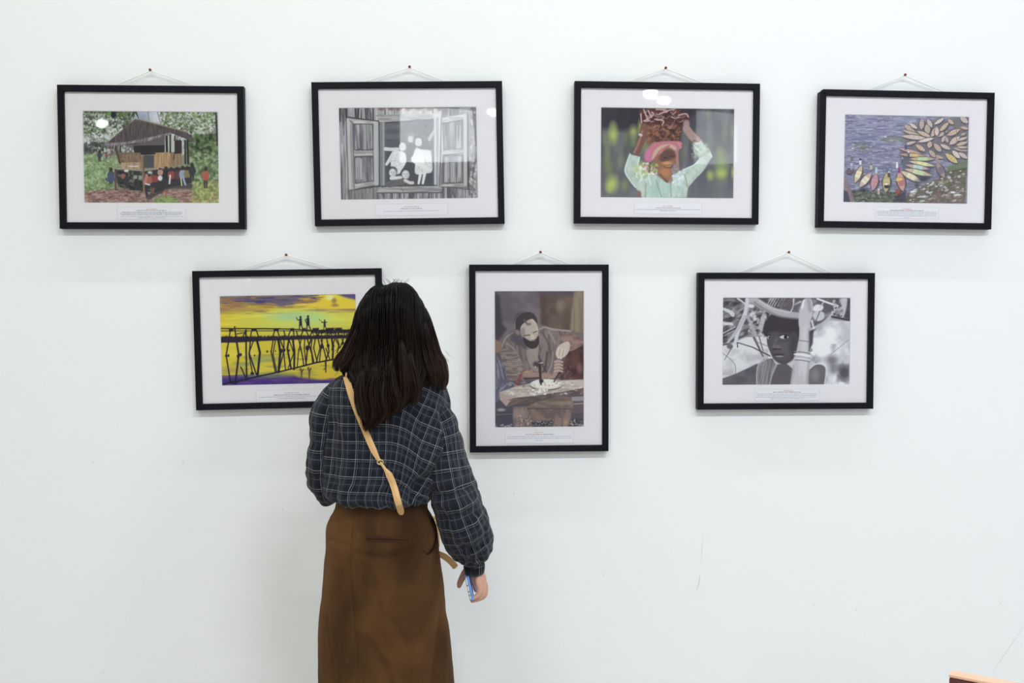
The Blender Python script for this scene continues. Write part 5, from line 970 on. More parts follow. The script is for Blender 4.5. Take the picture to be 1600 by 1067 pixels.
def weave_of(G):
    seg = G.shape[1]; d = np.linalg.norm(np.roll(G, -1, 1) - G, axis=2); u = np.zeros(G.shape[:2]); h = seg // 2
    u[:, 1:h + 1] = np.cumsum(d[:, :h], 1)
    neg = np.cumsum(d[:, ::-1][:, :seg - h - 1], 1); u[:, h + 1:] = -neg[:, ::-1]
    v = np.r_[0, np.cumsum(np.linalg.norm(np.diff(G[:, seg // 6], axis=0), axis=1))]
    return np.stack([u, np.repeat(v[:, None], seg, 1)], -1)
def tube_grid(path, ra, rb, n, seg, ref=(0, -1, 0)):
    P = np.array([np.r_[p, a, b] for p, a, b in zip(path, ra, rb)]); d = np.r_[0, np.cumsum(np.linalg.norm(np.diff(P[:, :3], axis=0), axis=1))]
    Q = np.array(smooth_pts(list(P), False, 10)); dq = np.r_[0, np.cumsum(np.linalg.norm(np.diff(Q[:, :3], axis=0), axis=1))]
    t = np.linspace(0, dq[-1], n); C = np.stack([np.interp(t, dq, Q[:, k]) for k in range(5)], 1); G = np.zeros((n, seg, 3)); up = np.array(ref, float)
    ph = np.linspace(0, 2 * math.pi, seg, endpoint=False)
    for i in range(n):
        tg = C[min(i + 1, n - 1), :3] - C[max(i - 1, 0), :3]; tg /= np.linalg.norm(tg); up = up - tg * (up @ tg); up /= np.linalg.norm(up); sd = np.cross(up, tg)
        G[i] = C[i, :3] + np.outer(np.sin(ph) * C[i, 3], sd) + np.outer(np.cos(ph) * C[i, 4], up)
    return G

# --- shirt
shirt_rows = [(574, 578, 642, .055, .050, 0), (580, 552, 664, .075, .06, 0), (586, 532, 678, .09, .07, 0), (594, 520, 689, .105, .085, 0), (604, 513, 696, .115, .095, 0), (618, 509, 700, .122, .105, 0),
    (640, 506, 703, .128, .112, 0), (665, 504, 706, .130, .115, 0), (690, 503, 707, .130, .118, 0), (715, 503, 705, .132, .118, 0), (740, 504, 698, .136, .12, 0), (753, 506, 688, .140, .122, 0),
    (763, 509, 681, .143, .124, 0), (770, 514, 677, .144, .124, 0), (776, 522, 673, .141, .12, 0), (780, 532, 668, .133, .112, 0), (781, 540, 660, .115, .10, 0)]
G = loft(shirt_rows, 130, 260, 2.25)
WV = weave_of(G)
folds = [([(650, 758), (678, 742), (708, 706)], 7, -15), ([(640, 748), (668, 722), (700, 684)], 9, 9), ([(640, 798), (646, 775), (652, 756)], 7, -14), ([(622, 790), (636, 748), (662, 702)], 9, 8), ([(602, 790), (616, 748), (650, 692)], 7, -6),
    ([(590, 760), (606, 722), (636, 680)], 8, 4), ([(522, 650), (517, 700), (524, 772)], 6, -8), ([(538, 660), (541, 720), (544, 785)], 7, 5), ([(556, 690), (560, 740), (562, 790)], 6, -4), ([(578, 720), (582, 790)], 6, 4),
    ([(690, 640), (702, 680), (706, 720)], 5, -7), ([(668, 620), (684, 650), (694, 690)], 7, 5), ([(655, 770), (665, 785), (672, 797)], 6, 9), ([(530, 610), (520, 640), (516, 680)], 7, -4), ([(600, 700), (630, 690), (660, 650)], 8, -3), ([(505, 770), (530, 782), (560, 784)], 6, 6)]
rs = random.Random(8)
for x in range(528, 660, 11): folds.append(([(x, 796), (x + rs.uniform(-3, 3), 780), (x + rs.uniform(-5, 5), rs.uniform(745, 765))], 3.6, rs.choice((-5, 5, -4, 4))))
G = fold(G, folds)
N_ = grid_normals(G); G = G + N_ * ((vnoise(WV[..., 0] + 3, WV[..., 1] + 3, .045, .08, 71, 3) - .5) * .017)[..., None]
# the cloth hangs straight on her left and turns on the bias towards the right shoulder
u, v = WV[..., 0], WV[..., 1]; th = np.radians(30) * np.clip((u + .005) / .10, 0, 1) ** 1.2; vm = v - .17
WV = np.stack([u * np.cos(th * .6) + vm * np.sin(th) * .95, vm * np.cos(th * .5) - np.where(u > 0, u * np.sin(th) * .85, 0)], -1) + .9
shirt = grid_mesh('shirt', G, MATS['plaid_flannel'], WV)

SC = (.04, .055)
def sleeve(name, path, ra, rb, n, seg, folds, seed, off):
    G = tube_grid(path, ra, rb, n, seg); WV = weave_of(G); G = fold(G, folds); N_ = grid_normals(G)
    amp = (vnoise(WV[..., 0] + 2, WV[..., 1] + 2, *SC, seed, 3) - .5) * .022
    G = G + N_ * amp[..., None]
    return grid_mesh(name, G, MATS['plaid_flannel'], WV + off, shirt)
pts = [(664, 632, 22), (684, 652, 25), (693, 682, 28), (698, 712, 32), (703, 745, 36), (713, 785, 38), (725, 820, 39), (735, 848, 35), (740, 866, 26), (741, 878, 17), (741.5, 886, 14)]
sleeve('sleeve', [W(x, y, dy) for (x, y, h), dy in zip(pts, (0, 0, 0, -.005, -.012, -.015, 0, .02, .04, .045, .05))], [h / PXM for _, _, h in pts],
       [.06, .075, .088, .095, .10, .10, .09, .075, .055, .036, .032], 110, 130,
       [([(668, 765), (700, 772), (738, 756)], 6, -8), ([(676, 784), (706, 792), (748, 782)], 6, 7), ([(690, 815), (720, 806), (756, 800)], 6, -6), ([(700, 846), (730, 838), (766, 826)], 6, 5), ([(708, 862), (735, 858), (764, 850)], 5, -5), ([(715, 690), (722, 730), (728, 765)], 4, -6), ([(690, 720), (700, 760), (712, 800)], 7, 5),
        ([(716, 888), (724, 866), (722, 846)], 4, -6), ([(733, 892), (736, 870), (738, 848)], 3.5, -6), ([(748, 890), (752, 870), (756, 850)], 3.5, -5)], 83, 1.31)
pl = [(530, 596, 6, 0), (519, 614, 14, 0), (510, 636, 18, 0), (505, 665, 20, 0), (502, 700, 21, 0), (501, 730, 21.5, .005), (504, 752, 22, .03), (512, 757, 23, .075), (526, 745, 22, .12), (545, 725, 18, .16), (562, 708, 13, .19)]
sleeve('sleeve', [W(x, y, dy) for x, y, h, dy in pl], [h / PXM for _, _, h, _ in pl], [.02, .045, .058, .065, .066, .066, .06, .055, .05, .042, .032], 90, 110,
       [([(484, 690), (500, 700), (520, 715)], 5, -5), ([(486, 720), (505, 728), (524, 724)], 5, 5), ([(484, 745), (500, 748), (520, 742)], 4, -6)], 85, 2.17)
def cuff(c0, c1, r):
    V, F = sweep([c0, c0 * .5 + c1 * .5, c1], [(r * 1.0, r * 1.15), (r * 1.08, r * 1.2), (r * .98, r * 1.1)], 28, caps=False)
    o = mesh('cuff', V, F, MATS['plaid_flannel'], None, True); a = o.data.attributes.new('weave', 'FLOAT_VECTOR', 'POINT')
    for i, q in enumerate(V): a.data[i].vector = (q[0] * 1.0 + .4, q[2] + .3, 0)
    s = o.modifiers.new('thickness', 'SOLIDIFY'); s.thickness = .003
    o.parent = shirt
cuff(W(740.5, 876, .045), W(741.5, 893, .052), 14.6 / PXM)
cuff(W(560, 710, .187), W(570, 700, .205), 13 / PXM)

# --- skirt
skirt_rows = [(768, 532, 666, .104, .095, 0), (780, 527, 668, .108, .098, 0), (796, 522, 669, .112, .102, 0), (806, 515.5, 674, .116, .106, 0), (820, 510.5, 680, .121, .110, 0), (838, 509, 684.5, .127, .113, 0), (866, 509, 687.5, .131, .116, 0), (903, 506, 692, .131, .118, 0),
    (951, 500, 696.5, .130, .120, 0), (1002, 497.8, 702.5, .131, .124, 0), (1067, 498.5, 709, .134, .13, 0), (1130, 496, 716, .138, .134, 0), (1200, 493, 723, .142, .138, 0)]
G = loft(skirt_rows, 190, 320, 2.35); WV = weave_of(G)
folds = [([(676, 812), (683, 832), (679, 854), (667, 867)], 3.2, -9), ([(664, 812), (676, 838), (668, 860)], 5, 6), ([(558, 866), (600, 872), (650, 862)], 5, -5), ([(552, 856), (600, 858), (655, 848)], 6, 4), ([(510, 842), (530, 850), (546, 852)], 4, -4), ([(512, 872), (526, 884), (544, 890)], 6, 3),
    ([(556, 975), (590, 1010), (618, 1062), (640, 1130)], 8, 6), ([(612, 968), (636, 1020), (650, 1090)], 9, -5), ([(572, 990), (604, 1046), (620, 1120)], 7, -5), ([(690, 925), (688, 985), (678, 1050), (672, 1130)], 6, -10), ([(676, 930), (672, 1000), (662, 1080)], 8, 5), ([(696, 960), (694, 1020), (692, 1090)], 5, 6),
    ([(506, 925), (512, 980), (520, 1060)], 6, -7), ([(518, 940), (526, 1000), (534, 1080)], 8, 5), ([(620, 905), (650, 915), (682, 905)], 9, -3), ([(560, 920), (590, 935), (640, 930)], 10, 3)]
seam_px = [(554.5, 797), (551, 820), (549, 845), (546.5, 882), (549, 930), (553.5, 981), (556.5, 1030), (558, 1075), (559, 1140), (560, 1198)]
folds.append((seam_px, 2.2, -2.6))
G = fold(G, folds); N_ = grid_normals(G); G = G + N_ * ((vnoise(WV[..., 0] + 3, WV[..., 1] + 3, .06, .10, 91, 3) - .5) * .008)[..., None]
skirt = grid_mesh('skirt', G, MATS['corduroy'], WV)
s = skirt.modifiers.new('thickness', 'SOLIDIFY'); s.thickness = .003

def bvh_of(*objs):
    V = []; P = []
    for o in objs:
        n = len(V); V += [v.co.copy() for v in o.data.vertices]; P += [[n + i for i in p.vertices] for p in o.data.polygons]
    return BVHTree.FromPolygons(V, P)
CLOTH = bvh_of(shirt, *[c for c in shirt.children if c.name.startswith('sleeve')], skirt); SK = bvh_of(skirt)
def hit(px, py, tree, lift):
    d = Vector(ray(px, py)).normalized(); h = tree.ray_cast(Vector(CAM), d, 6)
    if h[0] is None: return None
    return np.array(h[0] - d * lift)
def ribbon(name, px_path, half, tree, lift, thick, m, parent, smoothn=5, n=60, edge=None):
    P = np.array(smooth_pts([np.array(p) for p in px_path], False, 12)); d = np.r_[0, np.cumsum(np.linalg.norm(np.diff(P, axis=0), axis=1))]; t = np.linspace(0, d[-1], n)
    P = np.stack([np.interp(t, d, P[:, k]) for k in (0, 1)], 1); hw = np.interp(t / d[-1], *half); rows = []
    for i in range(n):
        tg = P[min(i + 1, n - 1)] - P[max(i - 1, 0)]; tg /= np.linalg.norm(tg); nr = np.array([-tg[1], tg[0]])
        rows.append([hit(*(P[i] + nr * hw[i] * s), tree, lift) for s in (-1, -.5, 0, .5, 1)])
    ys = np.array([[q[1] if q is not None else np.nan for q in r] for r in rows]); ym = np.nanmin(ys, axis=1)
    k = np.ones(smoothn) / smoothn; ym = np.convolve(np.pad(ym, smoothn // 2, 'edge'), k, 'valid')
    V = []; F = []
    for i in range(n):
        tg = P[min(i + 1, n - 1)] - P[max(i - 1, 0)]; tg /= np.linalg.norm(tg); nr = np.array([-tg[1], tg[0]])
        for s in (-1, -.5, 0, .5, 1): V.append(at(*(P[i] + nr * hw[i] * s), ym[i] + .002 * abs(s)))
        for s in (1, .5, 0, -.5, -1): V.append(at(*(P[i] + nr * hw[i] * s), ym[i] + thick))
    for i in range(n - 1):
        for j in range(10): F.append((i * 10 + j, i * 10 + (j + 1) % 10, (i + 1) * 10 + (j + 1) % 10, (i + 1) * 10 + j))
    F += [tuple(range(10)), tuple((n - 1) * 10 + j for j in range(10))[::-1]]
    o = mesh(name, V, F, m, None); bm = bmesh.new(); bm.from_mesh(o.data); bmesh.ops.recalc_face_normals(bm, faces=bm.faces); bm.to_mesh(o.data); bm.free()
    o.parent = parent
    if parent.type == 'EMPTY': o.matrix_parent_inverse = Matrix.Translation(parent.location).inverted()
    return o
mat('corduroy_seam', s2l((88, 59, 34)), .9, .15)
mat('corduroy_dark', s2l((38, 24, 14)), .9, .15)
mat('corduroy_plain', s2l((62, 40, 24)), .9, .15, bump=(400, .3, .001))
ribbon('seam', seam_px, ([0, 1], [.55, .55]), SK, .0012, .0008, MATS['corduroy_seam'], skirt, 5, 90)
ribbon('pocket_edge', [(671, 806), (680, 820), (682, 838), (677, 856), (668, 866), (660, 858)], ([0, .2, .8, 1], [.6, 1.1, 1.1, .5]), SK, .0012, .0008, MATS['corduroy_dark'], skirt, 5, 40)
wl = ribbon('pocket_welt', [(572, 839.5), (600, 841), (634, 842.5)], ([0, 1], [2.3, 2.3]), SK, .0016, .0015, MATS['corduroy_plain'], skirt, 5, 30)
ribbon('pocket_welt', [(572, 844.2), (600, 845.6), (634, 846.6)], ([0, 1], [1.8, 1.8]), SK, .0013, .0012, MATS['corduroy_plain'], skirt, 5, 30)
ribbon('pocket_slit', [(574, 842.2), (600, 843.6), (632, 844.8)], ([0, 1], [.6, .6]), SK, .0010, .0008, MATS['corduroy_dark'], skirt, 5, 30)

# --- crossbody bag: strap over the back, buckle, loose strap ends, bag in front of the hip
bag = empty('crossbody_bag', tuple(W(650, 850, .20)), 'tan leather crossbody bag strap slung over the plaid shirt', 'bag')
ribbon('strap', [(541, 588), (547, 611), (556, 638), (566, 662), (576, 686), (586, 708), (593, 721)], ([0, .15, .86, 1], [5.2, 5, 5, 2.6]), CLOTH, .004, .002, MATS['leather'], bag, 9, 60)
ribbon('strap_tail', [(594, 722), (601, 732), (609, 744), (616, 762), (622, 784), (627, 801), (628, 804.5)], ([0, .16, .26, .93, .98, 1], [1.8, 2.4, 5.2, 5.4, 4, 1.5]), CLOTH, .011, .002, MATS['leather'], bag, 9, 60)
b0 = hit(594, 722, CLOTH, .008); V, F = sweep([b0 + np.array([math.cos(a) * .008, 0, math.sin(a) * .006]) for a in np.linspace(0, 2 * math.pi, 17)], .0016, 6); o = mesh('buckle', V, F, MATS['brass'], None, True); o.parent = bag; o.matrix_parent_inverse = Matrix.Translation(bag.location).inverted()
def bagpart(name, V, F, m, sm=True):
    o = mesh(name, V, F, m, None, sm); o.parent = bag; o.matrix_parent_inverse = Matrix.Translation(bag.location).inverted(); return o
bm = bmesh.new(); c = W(640, 850, .215); box_bm(bm, (c[0] - .085, c[1] - .04, c[2] - .07), (c[0] + .085, c[1] + .04, c[2] + .07), .018); o = from_bm('bag_body', bm, MATS['leather'], None, True); o.parent = bag; o.matrix_parent_inverse = Matrix.Translation(bag.location).inverted()
bm = bmesh.new(); box_bm(bm, (c[0] - .088, c[1] + .03, c[2] - .02), (c[0] + .088, c[1] + .047, c[2] + .074), .006); o = from_bm('flap', bm, MATS['leather'], None, True); o.parent = bag; o.matrix_parent_inverse = Matrix.Translation(bag.location).inverted()
fs = smooth_pts([W(541, 587, -.075), W(545, 574, -.02), W(552, 576, .05), W(565, 610, .115), W(590, 680, .145), W(615, 760, .165), W(628, 815, .205)], False, 6)
V, F = sweep(fs, [(.003, .008)] * len(fs), 8); bagpart('strap', V, F, MATS['leather'])
tp = smooth_pts([W(676, 861, .19), W(689, 867, .17), (W(699, 873, .165)), W(708, 881.5, .165), W(712.5, 887.5, .165)], False, 6)
V = []; F = []
for i, p in enumerate(tp):
    t_ = tp[min(i + 1, len(tp) - 1)] - tp[max(i - 1, 0)]; t_ /= np.linalg.norm(t_); nr = np.array([-t_[2], 0, t_[0]]); f = i / (len(tp) - 1); hwid = .0088 * (1 if f < .9 else math.sqrt(max(0, 1 - ((f - .9) / .1) ** 2)) * .8 + .2)
    for s_, dy in ((-1, 0), (1, .004), (1, .0065), (-1, .0025)): V.append(p + nr * hwid * s_ + np.array([0, dy, 0]))
    if i:
        for j in range(4): F.append(((i - 1) * 4 + j, (i - 1) * 4 + (j + 1) % 4, i * 4 + (j + 1) % 4, i * 4 + j))
F += [(3, 2, 1, 0), tuple(len(V) - 4 + j for j in range(4))]
bagpart('strap_tail', V, F, MATS['leather'], False)

# --- body: one continuous surface grown from overlapping tapered limbs
bm = bmesh.new()
def blob(c, r, rot=None):
    q = bmesh.ops.create_icosphere(bm, subdivisions=3, radius=1); M = Matrix.Translation(Vector(c)) @ (rot or Matrix.Identity(4)) @ Matrix.Diagonal((*r, 1))
    bmesh.ops.transform(bm, matrix=M, verts=q['verts'])
def limb(pts, rad, n=14):
    P = smooth_pts([np.r_[p, r] for p, r in zip(pts, rad)], False, 5)
    V, F = sweep([p[:3] for p in P], [p[3] for p in P], n); vs = [bm.verts.new(tuple(p)) for p in V]
    for f in F:
        try: bm.faces.new([vs[i] for i in f])
        except ValueError: pass
    blob(pts[0], (rad[0],) * 3); blob(pts[-1], (rad[-1],) * 3)
hd = W(612, 512, .0)
blob(hd + np.array([0, -.005, .016]), (.074, .092, .084)); blob(hd + np.array([0, .03, -.035]), (.062, .062, .075)); blob(hd + np.array([0, .05, -.085]), (.034, .036, .026))
limb([hd + np.array([0, .094, .012]), hd + np.array([0, .104, -.014]), hd + np.array([0, .112, -.030])], [.007, .009, .011]); blob(hd + np.array([.013, .100, -.034]), (.008, .008, .007)); blob(hd + np.array([-.013, .100, -.034]), (.008, .008, .007))
blob(hd + np.array([0, .092, -.058]), (.022, .010, .005)); blob(hd + np.array([0, .091, -.067]), (.019, .010, .006))
for s_ in (-1, 1):
    blob(hd + np.array([s_ * .075, .0, -.012]), (.008, .018, .030)); blob(hd + np.array([s_ * .032, .082, .016]), (.022, .012, .006)); blob(hd + np.array([s_ * .040, .062, -.03]), (.024, .022, .022))
limb([hd + np.array([0, -.015, -.04]), W(609, 580, -.01), W(608, 606, -.01)], [.052, .050, .06])
limb([W(606, 615, -.005), W(604, 670, 0), W(600, 740, .005), W(598, 800, 0), W(598, 850, -.005), W(598, 880, 0)], [.085, .095, .088, .088, .095, .085], 20)
limb([W(552, 616, 0), W(606, 606, -.005), W(660, 628, 0)], [.040, .055, .040])
limb([W(662, 630, 0), W(688, 700, -.01), W(712, 782, -.015), W(728, 838, .02), W(740, 884, .047)], [.040, .040, .037, .034, .025])
limb([W(552, 618, 0), W(520, 690, .005), W(508, 742, .025), W(534, 728, .12), W(566, 703, .195)], [.040, .038, .034, .032, .024])
limb([W(566, 703, .195), W(582, 690, .215), W(594, 680, .222)], [.024, .030, .022])
for i_, (dx, dz) in enumerate(((0, 0), (3, 4), (5, 9), (6, 14))): limb([W(592 + dx, 674 + dz, .225 - .004 * i_), W(606 + dx, 668 + dz, .228), W(616 + dx, 672 + dz, .222)], [.009, .0082, .007])
limb([W(578, 682, .205), W(584, 668, .20), W(594, 660, .205)], [.011, .0095, .008])
for hx, kx, ax in ((566, 563, 565), (634, 640, 638)): limb([W(hx, 885, 0), W((hx + kx) / 2, 990, .01), W(kx, 1100, .015), W(kx, 1150, 0), W(ax, 1210, -.005), W(ax, 1300, 0), W(ax, 1338, 0)], [.085, .070, .054, .050, .050, .038, .034], 16)
# right hand, hanging, closed round the phone
HY = .06
limb([W(740, 884, HY - .012), W(743, 894, HY), W(747, 905, HY)], [.024, .023, .024], 16)
blob(W(748.5, 906, HY), (.015, .037, .024)); blob(W(744.5, 913, HY + .004), (.011, .034, .022))
FING = [(-.030, (747, 909), (749.5, 920), (746.5, 930.5), (737, 935)), (-.012, (751.5, 908), (754.5, 920.5), (751, 933), (738, 938)), (.008, (755, 908.5), (758.5, 919), (755.5, 931.5), (742, 937.5)), (.028, (754, 906), (757, 917), (753, 929), (742, 934))]
for i_, (dy, *j) in enumerate(FING): limb([W(747, 902, HY + dy * .8)] + [W(*q, HY + dy) for q in j], [.010, .0098, .0090, .0084, .0072] if i_ else [.0095, .0090, .0082, .0076, .0066], 10)
limb([W(739, 890, HY + .015), W(729, 893, HY + .030), W(722, 903, HY + .032), W(718.5, 911, HY + .03), W(717.5, 915.5, HY + .028)], [.017, .0125, .0098, .0088, .0070], 10)
body = from_bm('body', bm, MATS['skin'], None, True)
rm = body.modifiers.new('skin', 'REMESH'); rm.mode = 'VOXEL'; rm.voxel_size = .0034; rm.use_smooth_shade = True
sm = body.modifiers.new('soften', 'SMOOTH'); sm.factor = .5; sm.iterations = 3
dg = bpy.context.evaluated_depsgraph_get(); me = bpy.data.meshes.new_from_object(body.evaluated_get(dg)); body.modifiers.clear(); body.data = me; me.name = 'body'; me.shade_smooth(); child(body)
if len(me.materials) == 0: me.materials.append(MATS['skin'])
for s_ in (-1, 1):
    V, F = lathe([(.002, -.011), (.008, -.008), (.0115, 0), (.008, .008), (.002, .011)], 14, 'y', tuple(hd + np.array([s_ * .032, .078, .004]))); o = mesh('eye', V, F, MATS['eye'], None, True); o.parent = body

# --- shoes
for ax in (565, 638):
    a = W(ax, 1300, 0); x, y = a[0], a[1]
    V = []; F = []; prof = [(-.075, .020, .05), (-.06, .034, .075), (-.02, .037, .085), (.04, .037, .070), (.09, .042, .055), (.14, .040, .045), (.165, .024, .030)]
    for (dy, hw_, hz) in prof:
        for k in range(12):
            an = math.pi * k / 11; V.append((x + hw_ * math.cos(an), y + dy, .018 + hz * math.sin(an) ** .7))
    for i in range(len(prof) - 1):
        for k in range(11): F.append((i * 12 + k, i * 12 + k + 1, (i + 1) * 12 + k + 1, (i + 1) * 12 + k))
    F += [tuple(range(12)), tuple(range((len(prof) - 1) * 12, len(prof) * 12))[::-1]]
    sh = mesh('shoe', V, F, MATS['shoe'], None, True); child(sh)
    ol = [(x + hw_ * 1.06, y + dy) for dy, hw_, _ in prof] + [(x - hw_ * 1.06, y + dy) for dy, hw_, _ in prof[::-1]]; n = len(ol)
    V = [(p[0], p[1], 0) for p in ol] + [(p[0], p[1], .022) for p in ol]; F = [tuple(range(n))[::-1], tuple(range(n, 2 * n))] + [(i, (i + 1) % n, n + (i + 1) % n, n + i) for i in range(n)]
    so = mesh('sole', V, F, MATS['sole'], None); so.parent = sh
    for q in range(4):
        yy = y + .03 + q * .018; zz = .018 + (.074 - q * .005); V, F = sweep([(x - .022, yy, zz - .006), (x, yy, zz + .003), (x + .022, yy, zz - .006)], .0025, 6); so = mesh('lace', V, F, MATS['lace'], None); so.parent = sh

# --- hair: a shell over the crown and back, two outward flicks, and strands laid over both
hair_rows = [(441.5, 611, 624, .030, .03, -.012, 180), (443.5, 597, 634, .062, .06, -.008, 180), (448.5, 586, 641, .082, .085, -.004, 180), (457, 577, 648, .098, .10, 0, 180), (470, 567.5, 656, .108, .105, 0, 150), (490, 558.5, 664.5, .115, .10, 0, 125), (516, 553, 671.5, .117, .09, 0, 116),
    (540, 547, 677, .118, .085, 0, 112), (556, 542, 681, .122, .08, 0, 110), (568, 539, 684, .128, .075, 0, 107), (579, 538, 686, .136, .07, 0, 104), (590, 541, 684, .144, .06, 0, 100), (602, 547, 676, .150, .05, 0, 97), (614, 552.5, 666, .155, .04, 0, 94), (626, 556, 658, .158, .04, 0, 92),
    (640, 557.5, 646, .160, .04, 0, 90), (650, 561, 631, .160, .04, 0, 88), (658, 563, 615, .159, .04, 0, 86), (664, 567, 603, .157, .04, 0, 84), (668, 572, 592, .153, .04, 0, 82)]
hair_rows = [(r[0] if r[0] < 560 else 496 + (r[0] - 496) * (1 - r[3] / YC * min(1, (r[0] - 560) / 30)),) + r[1:] for r in hair_rows]
HR = interp_rows(hair_rows, 110)
PART_X = float(W(604.5, 445)[0])
def hair_pt(ti, f, out=0.0):
    # ti: 0..1 down the head, f: -1..1 across from left to right
    x = ti * (len(HR) - 1); i = int(min(x, len(HR) - 2)); w = x - i; py, l, r, bk, fr, yo, span = HR[i] * (1 - w) + HR[i + 1] * w
    ph = f * math.radians(span); A, B = W(l, py, yo), W(r, py, yo); c = (A + B) / 2; a = (B[0] - A[0]) / 2; s, k = math.sin(ph), math.cos(ph)
    if span < 120: a = a / max(.9, math.sin(math.radians(min(span, 90))))
    X = c[0] + (a + out) * s; dip = .011 * math.exp(-((X - PART_X) / .011) ** 2) * max(0, 1 - ti / .16)      # the parting at the crown
    return np.array([X, c[1] - ((bk if k > 0 else fr) + out) * k, c[2] - dip])
nf = 121; G = np.zeros((110, nf, 3)); rg = np.random.RandomState(4)
groove = vnoise(np.repeat(np.linspace(0, 1, nf)[None], 110, 0) * 1 + 2, np.repeat(np.linspace(0, 1, 110)[:, None], nf, 1) + 2, .035, .9, 55, 3)
for i in range(110):
    ti = i / 109
    for j in range(nf):
        f = -1 + 2 * j / (nf - 1); part = -.007 * math.exp(-((f + .03) / .05) ** 2) * max(0, 1 - ti / .12)
        G[i, j] = hair_pt(ti, f, (groove[i, j] - .5) * .014 * min(1, ti * 3) - .003 + part)
HV = list(G.reshape(-1, 3)); idx = np.arange(110 * nf).reshape(110, nf); HF = np.stack([idx[:-1, :-1], idx[:-1, 1:], idx[1:, 1:], idx[1:, :-1]], -1).reshape(-1, 4).tolist(); HF.append(idx[0].tolist())
TIP = list(np.repeat(np.clip((np.linspace(0, 1, 110) - .55) * .5, 0, .22), nf))
def strand(P, r0, tip0, tip1, seg=3):
    n0 = len(HV); m = len(P)
    V, F = sweep(P, [r0 * (1 - .85 * (i / (m - 1)) ** 2.5) for i in range(m)], seg, caps=False)
    HV.extend(V); HF.extend([[a + n0 for a in q] for q in F]); TIP.extend([tip0 + (tip1 - tip0) * (i / (m - 1)) for i in range(m) for _ in range(seg)])
R = random.Random(21)
for k in range(1150):
    f = R.uniform(-1, 1); t0 = R.uniform(.015, .10) if R.random() < .6 else R.uniform(.1, .6); t1 = min(1.0, R.uniform(.82, 1.04) if abs(f) < .75 else R.uniform(.6, .98)); wv = R.uniform(0, 6.3); amp = R.uniform(.0, .012); out = R.uniform(-.001, .005); P = []
    for i in range(22):
        s_ = i / 21; ti = t0 + (t1 - t0) * s_; ff = f + R.uniform(-.002, .002) + amp * math.sin(wv + s_ * 9) * (1 + 2 * s_); P.append(hair_pt(min(ti, .999), max(-1, min(1, ff)), out + .005 * s_ * math.sin(wv * 2 + s_ * 7)))
    if t1 > .97:
        e = P[-1] - P[-2]; P += [P[-1] + np.array([R.uniform(-.004, .004), R.uniform(-.003, .001), -R.uniform(.003, .013)])]
    strand(P, R.uniform(.0011, .0024), 0, R.uniform(.15, .6))
def lock(pts, rad, dys, n, seed, brown):
    rr = random.Random(seed); pts = [(pts[0][0] * 1.6 - pts[1][0] * .6, pts[0][1] * 1.6 - pts[1][1] * .6)] + list(pts); rad = [1.0, rad[0] * .7] + list(rad[1:]); dys = [dys[0] + .045] + list(dys)
    C = smooth_pts([np.r_[W(x, y, d), r / PXM] for (x, y), r, d in zip(pts, rad, dys)], False, 7)
    n0 = len(HV); V, F = sweep([c[:3] for c in C], [(c[3] * .62, c[3] * .9) for c in C], 10); HV.extend(V); HF.extend([[a + n0 for a in q] for q in F]); TIP.extend([brown * .45 * i / (len(C) - 1) for i in range(len(C)) for _ in range(10)])
    for _ in range(n * 2):
        a = rr.uniform(0, 6.3); q = rr.uniform(.45, 1.12); tw = rr.uniform(-1.2, 1.2); P = []; cut = rr.randint(int(len(C) * .75), len(C))
        for i, c in enumerate(C[:cut]):
            an = a + tw * i / len(C); t_ = C[min(i + 1, len(C) - 1)][:3] - C[max(i - 1, 0)][:3]; t_ /= np.linalg.norm(t_); sd = np.array([-t_[2], 0, t_[0]]); sd /= np.linalg.norm(sd) + 1e-9
            P.append(c[:3] + sd * math.cos(an) * c[3] * q + np.array([0, 1, 0]) * math.sin(an) * c[3] * 1.3 * q)
        strand(P, rr.uniform(.0007, .0017), 0, brown * rr.uniform(.5, 1.1))
# outward flick over the left shoulder
lock([(560, 500), (553, 530), (543, 551), (532, 563), (526, 572), (527, 580)], [9, 10, 10, 8.5, 7, 3], [-.03, -.035, -.04, -.045, -.05, -.05], 60, 5, 1.1)
lock([(562, 515), (553, 545), (545, 563), (536, 574), (533, 581)], [8, 10, 10, 7, 3], [-.06, -.065, -.07, -.075, -.075], 50, 6, .9)
lock([(556, 520), (546, 545), (533, 558), (524, 565), (521, 572)], [6, 6, 5, 4, 2], [-.0, -.005, -.01, -.015, -.02], 40, 16, 1.3)
# curl over the right shoulder
lock([(668, 500), (674, 530), (680, 553), (688, 570), (692, 588), (692, 602), (690, 609)], [7, 8, 9, 9.5, 8.5, 6.5, 3], [-.03, -.035, -.045, -.055, -.065, -.07, -.07], 70, 7, 1.1)
lock([(664, 515), (668, 545), (674, 568), (679, 585), (680, 598), (676, 604)], [8, 10, 11, 10, 7, 3], [-.07, -.075, -.085, -.095, -.10, -.10], 60, 8, .9)
lock([(668, 520), (676, 548), (686, 566), (695, 582), (697, 597), (694, 608)], [5, 6, 6, 5, 4, 2], [0, -.01, -.02, -.03, -.035, -.04], 40, 9, 1.3)
# inner waves of the back hair
for q, (pts, dy) in enumerate((([(640, 560), (645, 590), (650, 615), (644, 634)], -.150), ([(612, 570), (616, 605), (622, 632), (612, 648)], -.158), ([(585, 580), (580, 612), (584, 640), (580, 660)], -.158), ([(565, 585), (563, 615), (568, 645), (574, 662)], -.152), ([(628, 545), (634, 580), (634, 612), (626, 640)], -.156), ([(600, 590), (598, 620), (602, 644), (594, 660)], -.160))):
    lock(pts, [6, 9, 9, 3], [dy + .012, dy, dy - .004, dy + .004], 40, 30 + q, .8)
